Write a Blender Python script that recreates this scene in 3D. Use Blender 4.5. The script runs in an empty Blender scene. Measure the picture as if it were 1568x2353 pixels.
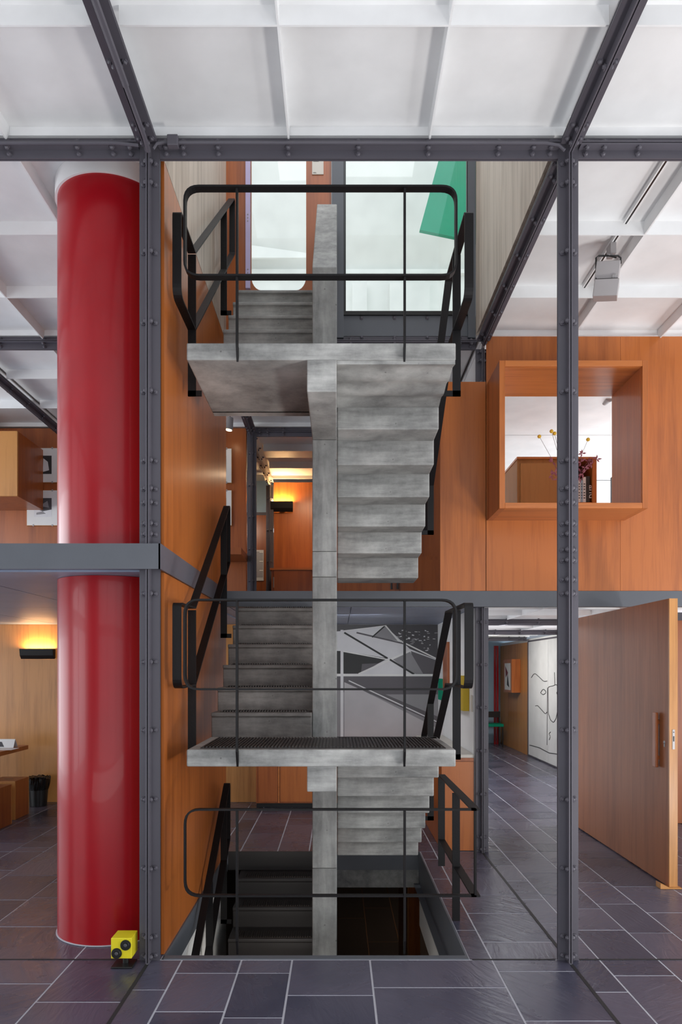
import bpy, bmesh, math, random
from mathutils import Vector, Matrix
R = random.Random(7)
SC = bpy.context.scene
COL = SC.collection
# ------------------------------------------------------------------ camera
F, CX, CY, EYE = 1616.0, 776.0, 1539.0, 1.665
cam = bpy.data.cameras.new('camera'); co = bpy.data.objects.new('camera', cam); COL.objects.link(co)
co.location = (0, 0, EYE); co.rotation_euler = (math.pi/2, 0, 0)
cam.sensor_fit = 'AUTO'; cam.sensor_width = 36; cam.lens = F/2353*36
cam.shift_x = (784-CX)/2353; cam.shift_y = (CY-1176.5)/2353
cam.clip_start = .05; cam.clip_end = 200
SC.camera = co
# ------------------------------------------------------------------ world, view
w = bpy.data.worlds.new('sky'); SC.world = w; w.use_nodes = True
wn = w.node_tree.nodes; bg = wn['Background']
bg.inputs['Color'].default_value = (.86, .93, 1, 1); bg.inputs['Strength'].default_value = 1.7
SC.view_settings.view_transform = 'Standard'; SC.view_settings.look = 'None'
SC.view_settings.gamma = 1; SC.view_settings.use_curve_mapping = False
SC.view_settings.exposure = -0.14
# ------------------------------------------------------------------ daylight through the glazed sides, lamps and added unseen fill lights
def area(name, loc, aim, sx, sy, power, col=(1, 1, 1), spread=180):
    l = bpy.data.lights.new(name, 'AREA'); l.shape = 'RECTANGLE'; l.size = sx; l.size_y = sy
    l.energy = power; l.color = col; l.spread = math.radians(spread)
    o = bpy.data.objects.new(name, l); COL.objects.link(o); o.location = loc
    o.rotation_euler = (Vector(aim)-Vector(loc)).to_track_quat('-Z', 'Y').to_euler()
    return o
DAY = (.93, .96, 1.0)
area('daylight_right', (6.9, 1.6, 1.6), (0, 1.6, 2.6), 8.4, 2.6, 190, DAY)
area('ground_bounce_rear', (-.2, -1.7, .08), (-.1, -1.2, 4.8), 8.0, 1.5, 150, (1, .98, .96))  # added unseen light, stands in for bounce off the ground
area('daylight_rear', (-.2, -4.0, 3.0), (-.2, 0, 2.6), 8.0, 1.6, 12, DAY)
area('ground_bounce_right', (6.6, 3.0, .25), (3.6, 3.0, 4.8), 7.0, .8, 120, (1, .98, .96))  # added upward light in place of bounce from outside at right
area('low_right_fill', (3.4, 2.3, .16), (1.9, 3.1, 4.8), .9, .7, 128, (1, .97, .94))  # added unseen fill from low right, in place of reflected sun
area('far_nook_fill', (-1.6, 11.0, 4.2), (-1.35, 11.9, 3.4), .3, .2, 5, (1, .8, .62))  # added fill that brightens the text panel, no fixture
area('rear_room_fill', (.2, 7.2, 2.22), (.3, 7.9, .6), .5, .3, 16, (.95, .97, 1))  # added fill for the mural and the space behind the stairs
area('passage_lamp', (2.3, 12.4, 2.2), (3.3, 12.6, .6), .5, .5, 34, (1, .96, .9))
area('passage_lamp_near', (2.0, 8.6, 2.2), (2.2, 8.8, 0), .5, .5, 10, (.95, .97, 1))
area('upper_room_fill', (-.4, 10.2, 4.5), (-.4, 10.6, 2.4), .6, .4, 14, (1, .72, .48))  # added warm fill that lifts the far upper room
area('daylight_left', (-6.7, 6.0, 1.2), (0, 6.0, 1.2), 4.4, 1.8, 75, DAY)
area('daylight_left_upper', (-6.7, 5.6, 3.2), (0, 5.6, 4.0), 5.0, 1.6, 150, DAY)
area('daylight_left_front', (-6.7, 0.6, 1.6), (0, 0.6, 3.2), 4.0, 2.6, 130, DAY)
area('daylight_passage', (6.9, 9.6, 1.2), (0, 9.6, 1.3), 4.0, 1.9, 420, DAY)
area('daylight_upper_room', (6.9, 9.0, 3.3), (0, 9.0, 4.3), 4.5, 1.6, 300, DAY)
area('daylight_roof', (.1, 5.2, 7.6), (.1, 5.2, 0), 1.6, 1.6, 18, DAY)  # added unseen light above the stair enclosure, in place of a skylight

def spot(name, loc, aim, power, ang=70, col=(1, .68, .38), blend=.6, r=.03):
    l = bpy.data.lights.new(name, 'SPOT'); l.energy = power; l.spot_size = math.radians(ang); l.spot_blend = blend
    l.color = col; l.shadow_soft_size = r
    o = bpy.data.objects.new(name, l); COL.objects.link(o); o.location = loc
    o.rotation_euler = (Vector(aim)-Vector(loc)).to_track_quat('-Z', 'Y').to_euler(); return o

# ------------------------------------------------------------------ materials
def nmat(name):
    m = bpy.data.materials.new(name); m.use_nodes = True
    nt = m.node_tree; b = nt.nodes['Principled BSDF']; return m, nt, b
def N(nt, t, **k):
    n = nt.nodes.new(t)
    for a, v in k.items(): setattr(n, a, v)
    return n
def plain(name, col, rough=.5, metal=0, spec=.5, bump=0, bscale=60, coat=0):
    m, nt, b = nmat(name)
    b.inputs['Roughness'].default_value = rough; b.inputs['Metallic'].default_value = metal
    b.inputs['Specular IOR Level'].default_value = spec; b.inputs['Coat Weight'].default_value = coat
    tc = N(nt, 'ShaderNodeTexCoord'); nz = N(nt, 'ShaderNodeTexNoise'); nz.inputs['Scale'].default_value = 3.0
    nz.inputs['Detail'].default_value = 4
    nt.links.new(tc.outputs['Object'], nz.inputs['Vector'])
    r = N(nt, 'ShaderNodeValToRGB'); r.color_ramp.elements[0].position = .3; r.color_ramp.elements[1].position = .7
    r.color_ramp.elements[0].color = (*[c*.93 for c in col], 1); r.color_ramp.elements[1].color = (*[min(1, c*1.05) for c in col], 1)
    nt.links.new(nz.outputs['Fac'], r.inputs['Fac']); nt.links.new(r.outputs['Color'], b.inputs['Base Color'])
    if bump:
        n2 = N(nt, 'ShaderNodeTexNoise'); n2.inputs['Scale'].default_value = bscale; n2.inputs['Detail'].default_value = 5
        nt.links.new(tc.outputs['Object'], n2.inputs['Vector'])
        bp = N(nt, 'ShaderNodeBump'); bp.inputs['Strength'].default_value = bump; bp.inputs['Distance'].default_value = .01
        nt.links.new(n2.outputs['Fac'], bp.inputs['Height']); nt.links.new(bp.outputs['Normal'], b.inputs['Normal'])
    return m
def wood(name, dark, light, rough=.38, scale=(14, 14, .7), streak=1.0, coat=.25, fine=6.0):
    m, nt, b = nmat(name); L = nt.links
    b.inputs['Roughness'].default_value = rough; b.inputs['Coat Weight'].default_value = coat; b.inputs['Coat Roughness'].default_value = .22
    tc = N(nt, 'ShaderNodeTexCoord'); oi = N(nt, 'ShaderNodeObjectInfo')
    ad = N(nt, 'ShaderNodeVectorMath', operation='ADD'); mu = N(nt, 'ShaderNodeMath', operation='MULTIPLY'); mu.inputs[1].default_value = 37
    L.new(oi.outputs['Random'], mu.inputs[0]); L.new(tc.outputs['Object'], ad.inputs[0]); L.new(mu.outputs[0], ad.inputs[1])
    mp = N(nt, 'ShaderNodeMapping'); mp.inputs['Scale'].default_value = scale; L.new(ad.outputs[0], mp.inputs['Vector'])
    n1 = N(nt, 'ShaderNodeTexNoise'); n1.inputs['Scale'].default_value = 1; n1.inputs['Detail'].default_value = 6; n1.inputs['Roughness'].default_value = .6; n1.inputs['Distortion'].default_value = .4
    L.new(mp.outputs[0], n1.inputs['Vector'])
    mp2 = N(nt, 'ShaderNodeMapping'); mp2.inputs['Scale'].default_value = tuple(s*fine for s in scale); L.new(ad.outputs[0], mp2.inputs['Vector'])
    n2 = N(nt, 'ShaderNodeTexNoise'); n2.inputs['Scale'].default_value = 1; n2.inputs['Detail'].default_value = 3
    L.new(mp2.outputs[0], n2.inputs['Vector'])
    n3 = N(nt, 'ShaderNodeTexNoise'); n3.inputs['Scale'].default_value = .9; n3.inputs['Detail'].default_value = 2; L.new(ad.outputs[0], n3.inputs['Vector'])
    a1 = N(nt, 'ShaderNodeMath', operation='MULTIPLY_ADD'); a1.inputs[1].default_value = .35*streak
    L.new(n2.outputs['Fac'], a1.inputs[0]); L.new(n1.outputs['Fac'], a1.inputs[2])
    a2 = N(nt, 'ShaderNodeMath', operation='MULTIPLY_ADD'); a2.inputs[1].default_value = .5
    L.new(n3.outputs['Fac'], a2.inputs[0]); L.new(a1.outputs[0], a2.inputs[2])
    r = N(nt, 'ShaderNodeValToRGB'); r.color_ramp.elements[0].position = .66; r.color_ramp.elements[1].position = 1.12
    r.color_ramp.elements[0].color = (*dark, 1); r.color_ramp.elements[1].color = (*light, 1)
    e = r.color_ramp.elements[1]; e.position = 1.0
    L.new(a2.outputs[0], r.inputs['Fac']); L.new(r.outputs['Color'], b.inputs['Base Color'])
    bp = N(nt, 'ShaderNodeBump'); bp.inputs['Strength'].default_value = .12; bp.inputs['Distance'].default_value = .003
    L.new(n2.outputs['Fac'], bp.inputs['Height']); L.new(bp.outputs['Normal'], b.inputs['Normal'])
    return m
def concrete(name, lo, hi, scale=(1.6, 1.6, 11)):
    m, nt, b = nmat(name); L = nt.links
    b.inputs['Roughness'].default_value = .62
    tc = N(nt, 'ShaderNodeTexCoord')
    mp = N(nt, 'ShaderNodeMapping'); mp.inputs['Scale'].default_value = scale; L.new(tc.outputs['Object'], mp.inputs['Vector'])
    n1 = N(nt, 'ShaderNodeTexNoise'); n1.inputs['Scale'].default_value = 1.5; n1.inputs['Detail'].default_value = 9; n1.inputs['Roughness'].default_value = .62; n1.inputs['Distortion'].default_value = .3
    L.new(mp.outputs[0], n1.inputs['Vector'])
    n2 = N(nt, 'ShaderNodeTexNoise'); n2.inputs['Scale'].default_value = 4; n2.inputs['Detail'].default_value = 8; n2.inputs['Roughness'].default_value = .7; L.new(tc.outputs['Object'], n2.inputs['Vector'])
    mx = N(nt, 'ShaderNodeMath', operation='ADD'); L.new(n1.outputs['Fac'], mx.inputs[0]); L.new(n2.outputs['Fac'], mx.inputs[1])
    hv = N(nt, 'ShaderNodeMath', operation='MULTIPLY'); hv.inputs[1].default_value = .5; L.new(mx.outputs[0], hv.inputs[0])
    r = N(nt, 'ShaderNodeValToRGB'); E = r.color_ramp.elements; E[0].position = .36; E[1].position = .64
    E[0].color = (*lo, 1); E[1].color = (*hi, 1)
    L.new(hv.outputs[0], r.inputs['Fac'])
    v = N(nt, 'ShaderNodeTexVoronoi'); v.inputs['Scale'].default_value = 9; v.inputs['Randomness'].default_value = 1; L.new(tc.outputs['Object'], v.inputs['Vector'])
    r2 = N(nt, 'ShaderNodeValToRGB'); r2.color_ramp.elements[0].position = .02; r2.color_ramp.elements[1].position = .07
    r2.color_ramp.elements[0].color = (.45, .45, .45, 1); r2.color_ramp.elements[1].color = (1, 1, 1, 1)
    L.new(v.outputs['Distance'], r2.inputs['Fac'])
    mm = N(nt, 'ShaderNodeMix', data_type='RGBA', blend_type='MULTIPLY'); mm.inputs[0].default_value = 1
    L.new(r.outputs['Color'], mm.inputs[6]); L.new(r2.outputs['Color'], mm.inputs[7]); L.new(mm.outputs[2], b.inputs['Base Color'])
    oi = N(nt, 'ShaderNodeObjectInfo'); mr = N(nt, 'ShaderNodeMapRange'); mr.inputs['To Min'].default_value = .84; mr.inputs['To Max'].default_value = 1.12
    L.new(oi.outputs['Random'], mr.inputs['Value']); n5 = N(nt, 'ShaderNodeTexNoise'); n5.inputs['Scale'].default_value = 1.1; n5.inputs['Detail'].default_value = 3; L.new(tc.outputs['Object'], n5.inputs['Vector'])
    r5 = N(nt, 'ShaderNodeMapRange'); r5.inputs['From Min'].default_value = .3; r5.inputs['From Max'].default_value = .7; r5.inputs['To Min'].default_value = .75; r5.inputs['To Max'].default_value = 1.15
    L.new(n5.outputs['Fac'], r5.inputs['Value']); pm = N(nt, 'ShaderNodeMath', operation='MULTIPLY'); L.new(mr.outputs[0], pm.inputs[0]); L.new(r5.outputs[0], pm.inputs[1])
    vm = N(nt, 'ShaderNodeVectorMath', operation='SCALE'); L.new(mm.outputs[2], vm.inputs[0]); L.new(pm.outputs[0], vm.inputs['Scale']); L.new(vm.outputs[0], b.inputs['Base Color'])
    bp = N(nt, 'ShaderNodeBump'); bp.inputs['Strength'].default_value = .5; bp.inputs['Distance'].default_value = .008
    L.new(hv.outputs[0], bp.inputs['Height']); L.new(bp.outputs['Normal'], b.inputs['Normal'])
    return m
def slate(name):
    m, nt, b = nmat(name); L = nt.links
    tc = N(nt, 'ShaderNodeTexCoord'); oi = N(nt, 'ShaderNodeObjectInfo'); ge = N(nt, 'ShaderNodeNewGeometry')
    n1 = N(nt, 'ShaderNodeTexNoise'); n1.inputs['Scale'].default_value = 2.2; n1.inputs['Detail'].default_value = 7; L.new(ge.outputs['Position'], n1.inputs['Vector'])
    ad = N(nt, 'ShaderNodeMath', operation='MULTIPLY_ADD'); ad.inputs[1].default_value = .45; L.new(oi.outputs['Random'], ad.inputs[0]); L.new(n1.outputs['Fac'], ad.inputs[2])
    r = N(nt, 'ShaderNodeValToRGB'); E = r.color_ramp.elements; E[0].position = .35; E[1].position = .95
    E[0].color = (.046, .047, .074, 1); E[1].color = (.105, .097, .135, 1)
    L.new(ad.outputs[0], r.inputs['Fac']); L.new(r.outputs['Color'], b.inputs['Base Color'])
    # cleft surface: stretched ripples, turned per tile
    cx = N(nt, 'ShaderNodeCombineXYZ'); mu = N(nt, 'ShaderNodeMath', operation='MULTIPLY'); mu.inputs[1].default_value = 50
    L.new(oi.outputs['Random'], mu.inputs[0]); L.new(mu.outputs[0], cx.inputs[2])
    vr = N(nt, 'ShaderNodeVectorRotate', rotation_type='Z_AXIS'); L.new(ge.outputs['Position'], vr.inputs['Vector']); L.new(mu.outputs[0], vr.inputs['Angle'])
    v2 = N(nt, 'ShaderNodeVectorMath', operation='ADD'); L.new(vr.outputs[0], v2.inputs[0]); L.new(cx.outputs[0], v2.inputs[1])
    mp = N(nt, 'ShaderNodeMapping'); mp.inputs['Scale'].default_value = (3, 13, 1); L.new(v2.outputs[0], mp.inputs['Vector'])
    n2 = N(nt, 'ShaderNodeTexNoise'); n2.inputs['Scale'].default_value = 1.2; n2.inputs['Detail'].default_value = 7; n2.inputs['Distortion'].default_value = 1.6; L.new(mp.outputs[0], n2.inputs['Vector'])
    bp = N(nt, 'ShaderNodeBump'); bp.inputs['Strength'].default_value = .5; bp.inputs['Distance'].default_value = .008
    L.new(n2.outputs['Fac'], bp.inputs['Height']); L.new(bp.outputs['Normal'], b.inputs['Normal'])
    r2 = N(nt, 'ShaderNodeMapRange'); r2.inputs['To Min'].default_value = .20; r2.inputs['To Max'].default_value = .36
    L.new(n1.outputs['Fac'], r2.inputs['Value']); L.new(r2.outputs[0], b.inputs['Roughness'])
    b.inputs['Specular IOR Level'].default_value = .6
    return m
def emit(name, col, s):
    m, nt, b = nmat(name); b.inputs['Base Color'].default_value = (*col, 1)
    b.inputs['Emission Color'].default_value = (*col, 1); b.inputs['Emission Strength'].default_value = s; return m
def pane(name, tint=(1, 1, 1)):
    m = bpy.data.materials.new(name); m.use_nodes = True; nt = m.node_tree
    for n in list(nt.nodes): nt.nodes.remove(n)
    o = N(nt, 'ShaderNodeOutputMaterial'); t = N(nt, 'ShaderNodeBsdfTransparent'); t.inputs[0].default_value = (*tint, 1)
    g = N(nt, 'ShaderNodeBsdfGlossy'); g.inputs['Roughness'].default_value = .02
    fr = N(nt, 'ShaderNodeFresnel'); fr.inputs[0].default_value = 1.45; mx = N(nt, 'ShaderNodeMixShader')
    nt.links.new(fr.outputs[0], mx.inputs[0]); nt.links.new(t.outputs[0], mx.inputs[1]); nt.links.new(g.outputs[0], mx.inputs[2]); nt.links.new(mx.outputs[0], o.inputs[0])
    return m

OAK = wood('oak_veneer', (.31, .080, .013), (.47, .135, .025))
OAKD = wood('oak_veneer_red', (.24, .056, .011), (.37, .098, .020))
OAKC = wood('oak_cabinet_veneer', (.30, .115, .026), (.42, .175, .045), rough=.6, coat=0)
DOORW = wood('oak_door_veneer', (.24, .075, .024), (.36, .125, .045), rough=.45, coat=.05)
OAKH = wood('oak_veneer_yellow', (.36, .145, .033), (.53, .235, .062))
OAKX = wood('oak_veneer_horizontal', (.33, .088, .015), (.52, .16, .035), scale=(.7, 14, 14))
OAKP = wood('oak_pale_glare', (.36, .28, .21), (.62, .52, .43), rough=.5, coat=.1, scale=(16, 16, .6))  # pale tone: window glare on the oak is put into the colour
CONC = concrete('board_marked_concrete', (.15, .15, .145), (.46, .455, .435))
CONCV = concrete('board_marked_concrete_upright', (.17, .17, .165), (.42, .42, .40), scale=(10, 10, 1.4))
CONCD = concrete('dark_concrete', (.10, .10, .10), (.18, .18, .18))
CONCL = concrete('shaded_brown_concrete', (.085, .075, .07), (.27, .25, .23))  # brownish concrete with shade from the flight above put into its colour
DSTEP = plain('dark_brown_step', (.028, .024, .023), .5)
STEEL = plain('grey_steel_paint', (.092, .085, .102), .48, spec=.4, bump=.05)
STEELB = plain('blue_grey_steel_paint', (.105, .112, .128), .45, spec=.4, bump=.03)
SOFF = plain('grey_soffit_paint', (.25, .29, .39), .45)
WHITE = plain('white_paint', (.80, .80, .80), .45)
WHITEX = plain('white_canopy_paint', (.86, .88, .86), .5)
PLAST = plain('white_rough_render', (.8, .8, .78), .8, bump=.6, bscale=120)
BLACK = plain('black_iron', (.007, .006, .0065), .5, spec=.28, bump=.1, bscale=90)
RED = plain('red_enamel', (.35, .003, .009), .3, spec=.4, coat=.12)
GREEN = plain('green_enamel', (.0, .27, .15), .7, spec=.2)
YEL = plain('yellow_lacquer', (.78, .66, .02), .35)
MUST = plain('mustard_paint', (.62, .42, .01), .5)
BLKP = plain('black_plastic', (.012, .012, .012), .35)
RUB = plain('ribbed_rubber', (.035, .028, .026), .45)
GROUT = plain('pale_grout', (.55, .55, .60), .8)
DGAP = plain('dark_joint', (.02, .02, .022), .6)
LILAC = plain('pale_lilac_edge', (.52, .45, .68), .4)
GREYM = plain('grey_metal', (.38, .36, .36), .4, metal=.3)
SLATE = slate('cleft_slate')
SLATEB = plain('brown_tile', (.07, .055, .05), .3)
GLOSSW = plain('glossy_white_enamel', (.78, .78, .78), .08)
PAPER = plain('paper', (.78, .77, .75), .7)
INK = plain('ink', (.03, .03, .03), .6)
G1 = plain('print_mid_grey', (.27, .26, .27), .5); G2 = plain('print_light_grey', (.70, .69, .70), .5); G3 = plain('print_dark_grey', (.07, .065, .07), .5)
G4 = plain('print_pale_grey', (.48, .46, .47), .5)
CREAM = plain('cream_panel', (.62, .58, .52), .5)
BLUEP = plain('pale_blue_panel', (.35, .50, .62), .5)
PANE = pane('window_glass', (.98, .985, .965))
LEAF = plain('dried_red_leaf', (.20, .035, .05), .6)
BALL = plain('yellow_flower', (.66, .38, .03), .8)
BAG = pane('thin_bag', (.5, .5, .5))
BULB = emit('warm_bulb', (1, .7, .4), 30)

# ------------------------------------------------------------------ mesh helpers
def bx(bm, x0, x1, y0, y1, z0, z1):
    v = [bm.verts.new(p) for p in ((x0,y0,z0),(x1,y0,z0),(x1,y1,z0),(x0,y1,z0),(x0,y0,z1),(x1,y0,z1),(x1,y1,z1),(x0,y1,z1))]
    for f in ((0,3,2,1),(4,5,6,7),(0,1,5,4),(1,2,6,5),(2,3,7,6),(3,0,4,7)): bm.faces.new([v[i] for i in f])
def prism(bm, pts, axis, a, b):
    """closed 2D polygon extruded along axis from a to b; axis x: pts=(y,z), y: (x,z), z: (x,y)"""
    def P(p, t): return {'x': (t, p[0], p[1]), 'y': (p[0], t, p[1]), 'z': (p[0], p[1], t)}[axis]
    A = [bm.verts.new(P(p, a)) for p in pts]; B = [bm.verts.new(P(p, b)) for p in pts]
    n = len(pts); bm.faces.new(A); bm.faces.new(B[::-1])
    for i in range(n): bm.faces.new((A[i], B[i], B[(i+1) % n], A[(i+1) % n]))
def cyl(bm, p0, p1, r0, r1=None, n=16, caps=True):
    p0 = Vector(p0); p1 = Vector(p1); r1 = r0 if r1 is None else r1
    q = (p1-p0).to_track_quat('Z', 'Y')
    A = [bm.verts.new(p0+q@Vector((r0*math.cos(2*math.pi*i/n), r0*math.sin(2*math.pi*i/n), 0))) for i in range(n)]
    B = [bm.verts.new(p1+q@Vector((r1*math.cos(2*math.pi*i/n), r1*math.sin(2*math.pi*i/n), 0))) for i in range(n)]
    for i in range(n): bm.faces.new((A[i], A[(i+1) % n], B[(i+1) % n], B[i]))
    if caps: bm.faces.new(A[::-1]); bm.faces.new(B)
def tube(bm, pts, r, n=8):
    pts = [Vector(p) for p in pts]; rings = []
    for i, p in enumerate(pts):
        d = (pts[min(i+1, len(pts)-1)]-pts[max(i-1, 0)]).normalized(); q = d.to_track_quat('Z', 'Y')
        rings.append([bm.verts.new(p+q@Vector((r*math.cos(2*math.pi*k/n), r*math.sin(2*math.pi*k/n), 0))) for k in range(n)])
    for a, b in zip(rings, rings[1:]):
        for k in range(n): bm.faces.new((a[k], a[(k+1) % n], b[(k+1) % n], b[k]))
    bm.faces.new(rings[0][::-1]); bm.faces.new(rings[-1])
def rounded(pts, rad, closed=True, seg=6):
    out = []; n = len(pts)
    for i in range(n):
        p = Vector(pts[i]); r = rad[i] if isinstance(rad, (list, tuple)) else rad
        if r <= 0 or (not closed and i in (0, n-1)): out.append(p); continue
        a = (Vector(pts[i-1])-p); b = (Vector(pts[(i+1) % n])-p)
        la, lb = a.length, b.length; a.normalize(); b.normalize()
        ang = math.acos(max(-1, min(1, a.dot(b)))); t = min(r/math.tan(ang/2), la*.45, lb*.45)
        s, e = p+a*t, p+b*t
        for k in range(seg+1):
            u = k/seg; out.append(s*(1-u)**2+p*2*u*(1-u)+e*u*u)
    return out
def flatbar(bm, pts, axis, c, width, th, closed=True):
    """flat bar swept along a 2D path; its broad side lies along axis"""
    n = len(pts); pts = [Vector(p) for p in pts]; inn, out = [], []
    for i in range(n):
        if closed: a, b = pts[i-1], pts[(i+1) % n]
        else: a, b = pts[max(0, i-1)], pts[min(n-1, i+1)]
        d1 = (pts[i]-a); d2 = (b-pts[i])
        d1 = d1.normalized() if d1.length > 1e-6 else d2.normalized(); d2 = d2.normalized() if d2.length > 1e-6 else d1
        t = (d1+d2).normalized(); nrm = Vector((-t.y, t.x)); k = 1/max(.5, nrm.dot(Vector((-d1.y, d1.x))))
        inn.append(pts[i]+nrm*th/2*k); out.append(pts[i]-nrm*th/2*k)
    def P(p, t): return (t, p[0], p[1]) if axis == 'x' else ((p[0], t, p[1]) if axis == 'y' else (p[0], p[1], t))
    V = [[bm.verts.new(P(p, c+s)) for p in l] for l, s in ((inn, -width/2), (out, -width/2), (out, width/2), (inn, width/2))]
    m = n if closed else n-1
    for i in range(m):
        j = (i+1) % n
        for k in range(4): bm.faces.new((V[k][i], V[(k+1) % 4][i], V[(k+1) % 4][j], V[k][j]))
    if not closed:
        bm.faces.new([V[k][0] for k in range(4)]); bm.faces.new([V[k][-1] for k in range(4)][::-1])
def obj(name, bm, mat, parent=None, bevel=0, smooth=False, origin=None):
    bmesh.ops.recalc_face_normals(bm, faces=bm.faces)
    if bevel:
        es = [e for e in bm.edges if len(e.link_faces) == 2 and e.calc_face_angle(0) > .5]
        bmesh.ops.bevel(bm, geom=es, offset=bevel, segments=2 if bevel > .004 else 1, affect='EDGES', profile=.5)
    if smooth:
        for f in bm.faces: f.smooth = True
        for e in bm.edges:
            if len(e.link_faces) == 2 and e.calc_face_angle(0) > .7: e.smooth = False
    if origin is not None: bmesh.ops.translate(bm, verts=bm.verts, vec=-Vector(origin))
    me = bpy.data.meshes.new(name); bm.to_mesh(me); bm.free()
    for m in (mat if isinstance(mat, (list, tuple)) else [mat]): me.materials.append(m)
    o = bpy.data.objects.new(name, me); COL.objects.link(o)
    if origin is not None: o.location = origin
    if parent is not None:
        o.parent = parent
        if origin is not None: o.location = Vector(origin)-wloc(parent)
        else: o.location = -wloc(parent)
    return o
def wloc(o):
    v = Vector(o.location)
    while o.parent: o = o.parent; v += Vector(o.location)
    return v
def box(name, x0, x1, y0, y1, z0, z1, mat, parent=None, bevel=0):
    bm = bmesh.new(); c = Vector(((x0+x1)/2, (y0+y1)/2, z0))
    bx(bm, x0, x1, y0, y1, z0, z1); return obj(name, bm, mat, parent, bevel, origin=c)
def thing(name, label, cat, loc=(0, 0, 0), group=None):
    o = bpy.data.objects.new(name, None); COL.objects.link(o); o.location = loc; o.empty_display_size = .1
    o['label'] = label; o['category'] = cat
    if group: o['group'] = group
    return o
def tag(o, label, cat, group=None):
    o['label'] = label; o['category'] = cat
    if group: o['group'] = group
    return o
def struct(o, label=None):
    o['kind'] = 'structure'
    if label: o['label'] = label
    return o
def at(px, py, Y): return Vector(((px-CX)*Y/F, Y, EYE-(py-CY)*Y/F))
def _dummy(): pass
def fprint(name, parent, polys, fn, mats):
    """flat print: polygons one over another, each half a millimetre proud"""
    bm = bmesh.new()
    for k, (pts, mi) in enumerate(polys):
        f = bm.faces.new([bm.verts.new(fn(x, y, k)) for x, y in pts]); f.material_index = mi
    me = bpy.data.meshes.new(name); bm.to_mesh(me); bm.free()
    for m in mats: me.materials.append(m)
    o = bpy.data.objects.new(name, me); COL.objects.link(o)
    if parent: o.parent = parent; o.location = -wloc(parent)
    if len(polys) > 1: o['kind'] = 'stuff'
    return o

# ------------------------------------------------------------------ grid
GX = [-5.8775, -3.4775, -1.0775, 1.3225, 3.7225, 6.1225]
GY = [-.76, 1.64, 4.04, 6.44, 8.84, 11.24, 13.64, 16.04]
F1T, F1B = 2.377, 2.235           # first floor slab
BZ = 4.652                        # upper beam axis
WX0, WX1, WY0, WY1 = -1.002, .743, 4.09, 6.40   # stairwell opening

# ------------------------------------------------------------------ FLOOR with slate tiles
floor = struct(box('floor', -.1, .1, .1, .3, -.2, -.19, GROUT))
floor.data.clear_geometry()
bm = bmesh.new()
o0 = Vector(floor.location)
def fb(x0, x1, y0, y1, z0=-.12, z1=-.0022): bx(bm, x0-o0.x, x1-o0.x, y0-o0.y, y1-o0.y, z0-o0.z, z1-o0.z)
fb(-5.9, WX0-.014, -3.2, 16.1); fb(WX1+.014, 6.15, -3.2, 16.1); fb(WX0-.014, WX1+.014, -3.2, WY0-.047); fb(WX0-.014, WX1+.014, WY1+.045, 16.1)
bmesh.ops.recalc_face_normals(bm, faces=bm.faces); bm.to_mesh(floor.data); bm.free()
strips = [-5.85, -5.3, -4.72, -4.3, -3.92, -3.4775, -2.99, -2.69, -2.24, -1.515, -1.0775, -.892, -.55, -.26, .186, .887, 1.3225, 1.505, 1.842, 2.12, 2.55, 3.05, 3.4, 3.7225, 4.3, 4.9, 5.5, 6.1]
fixed = {-.892: [3.86], -.55: [3.86], -.26: [3.597], .186: [3.686], -1.0775: [3.658], 1.3225: [3.634], 1.505: [3.83], -2.24: [3.73, 4.56], -2.69: [5.09], 1.842: [4.55], .887: [4.305, 4.81, 5.2, 5.9]}
grids = [4.04, 6.44, 8.84, 11.24, 13.64]
ntile = 0; base_mesh = {}
def tile(x0, x1, y0, y1):
    global ntile
    g = .0055
    b = bmesh.new(); bx(b, x0+g, x1-g, y0+g, y1-g, -.012, R.uniform(-.0008, .0008))
    o = obj('slate_tile', b, SLATE, floor, origin=((x0+x1)/2, (y0+y1)/2, 0)); ntile += 1
far_bm = bmesh.new()
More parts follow.
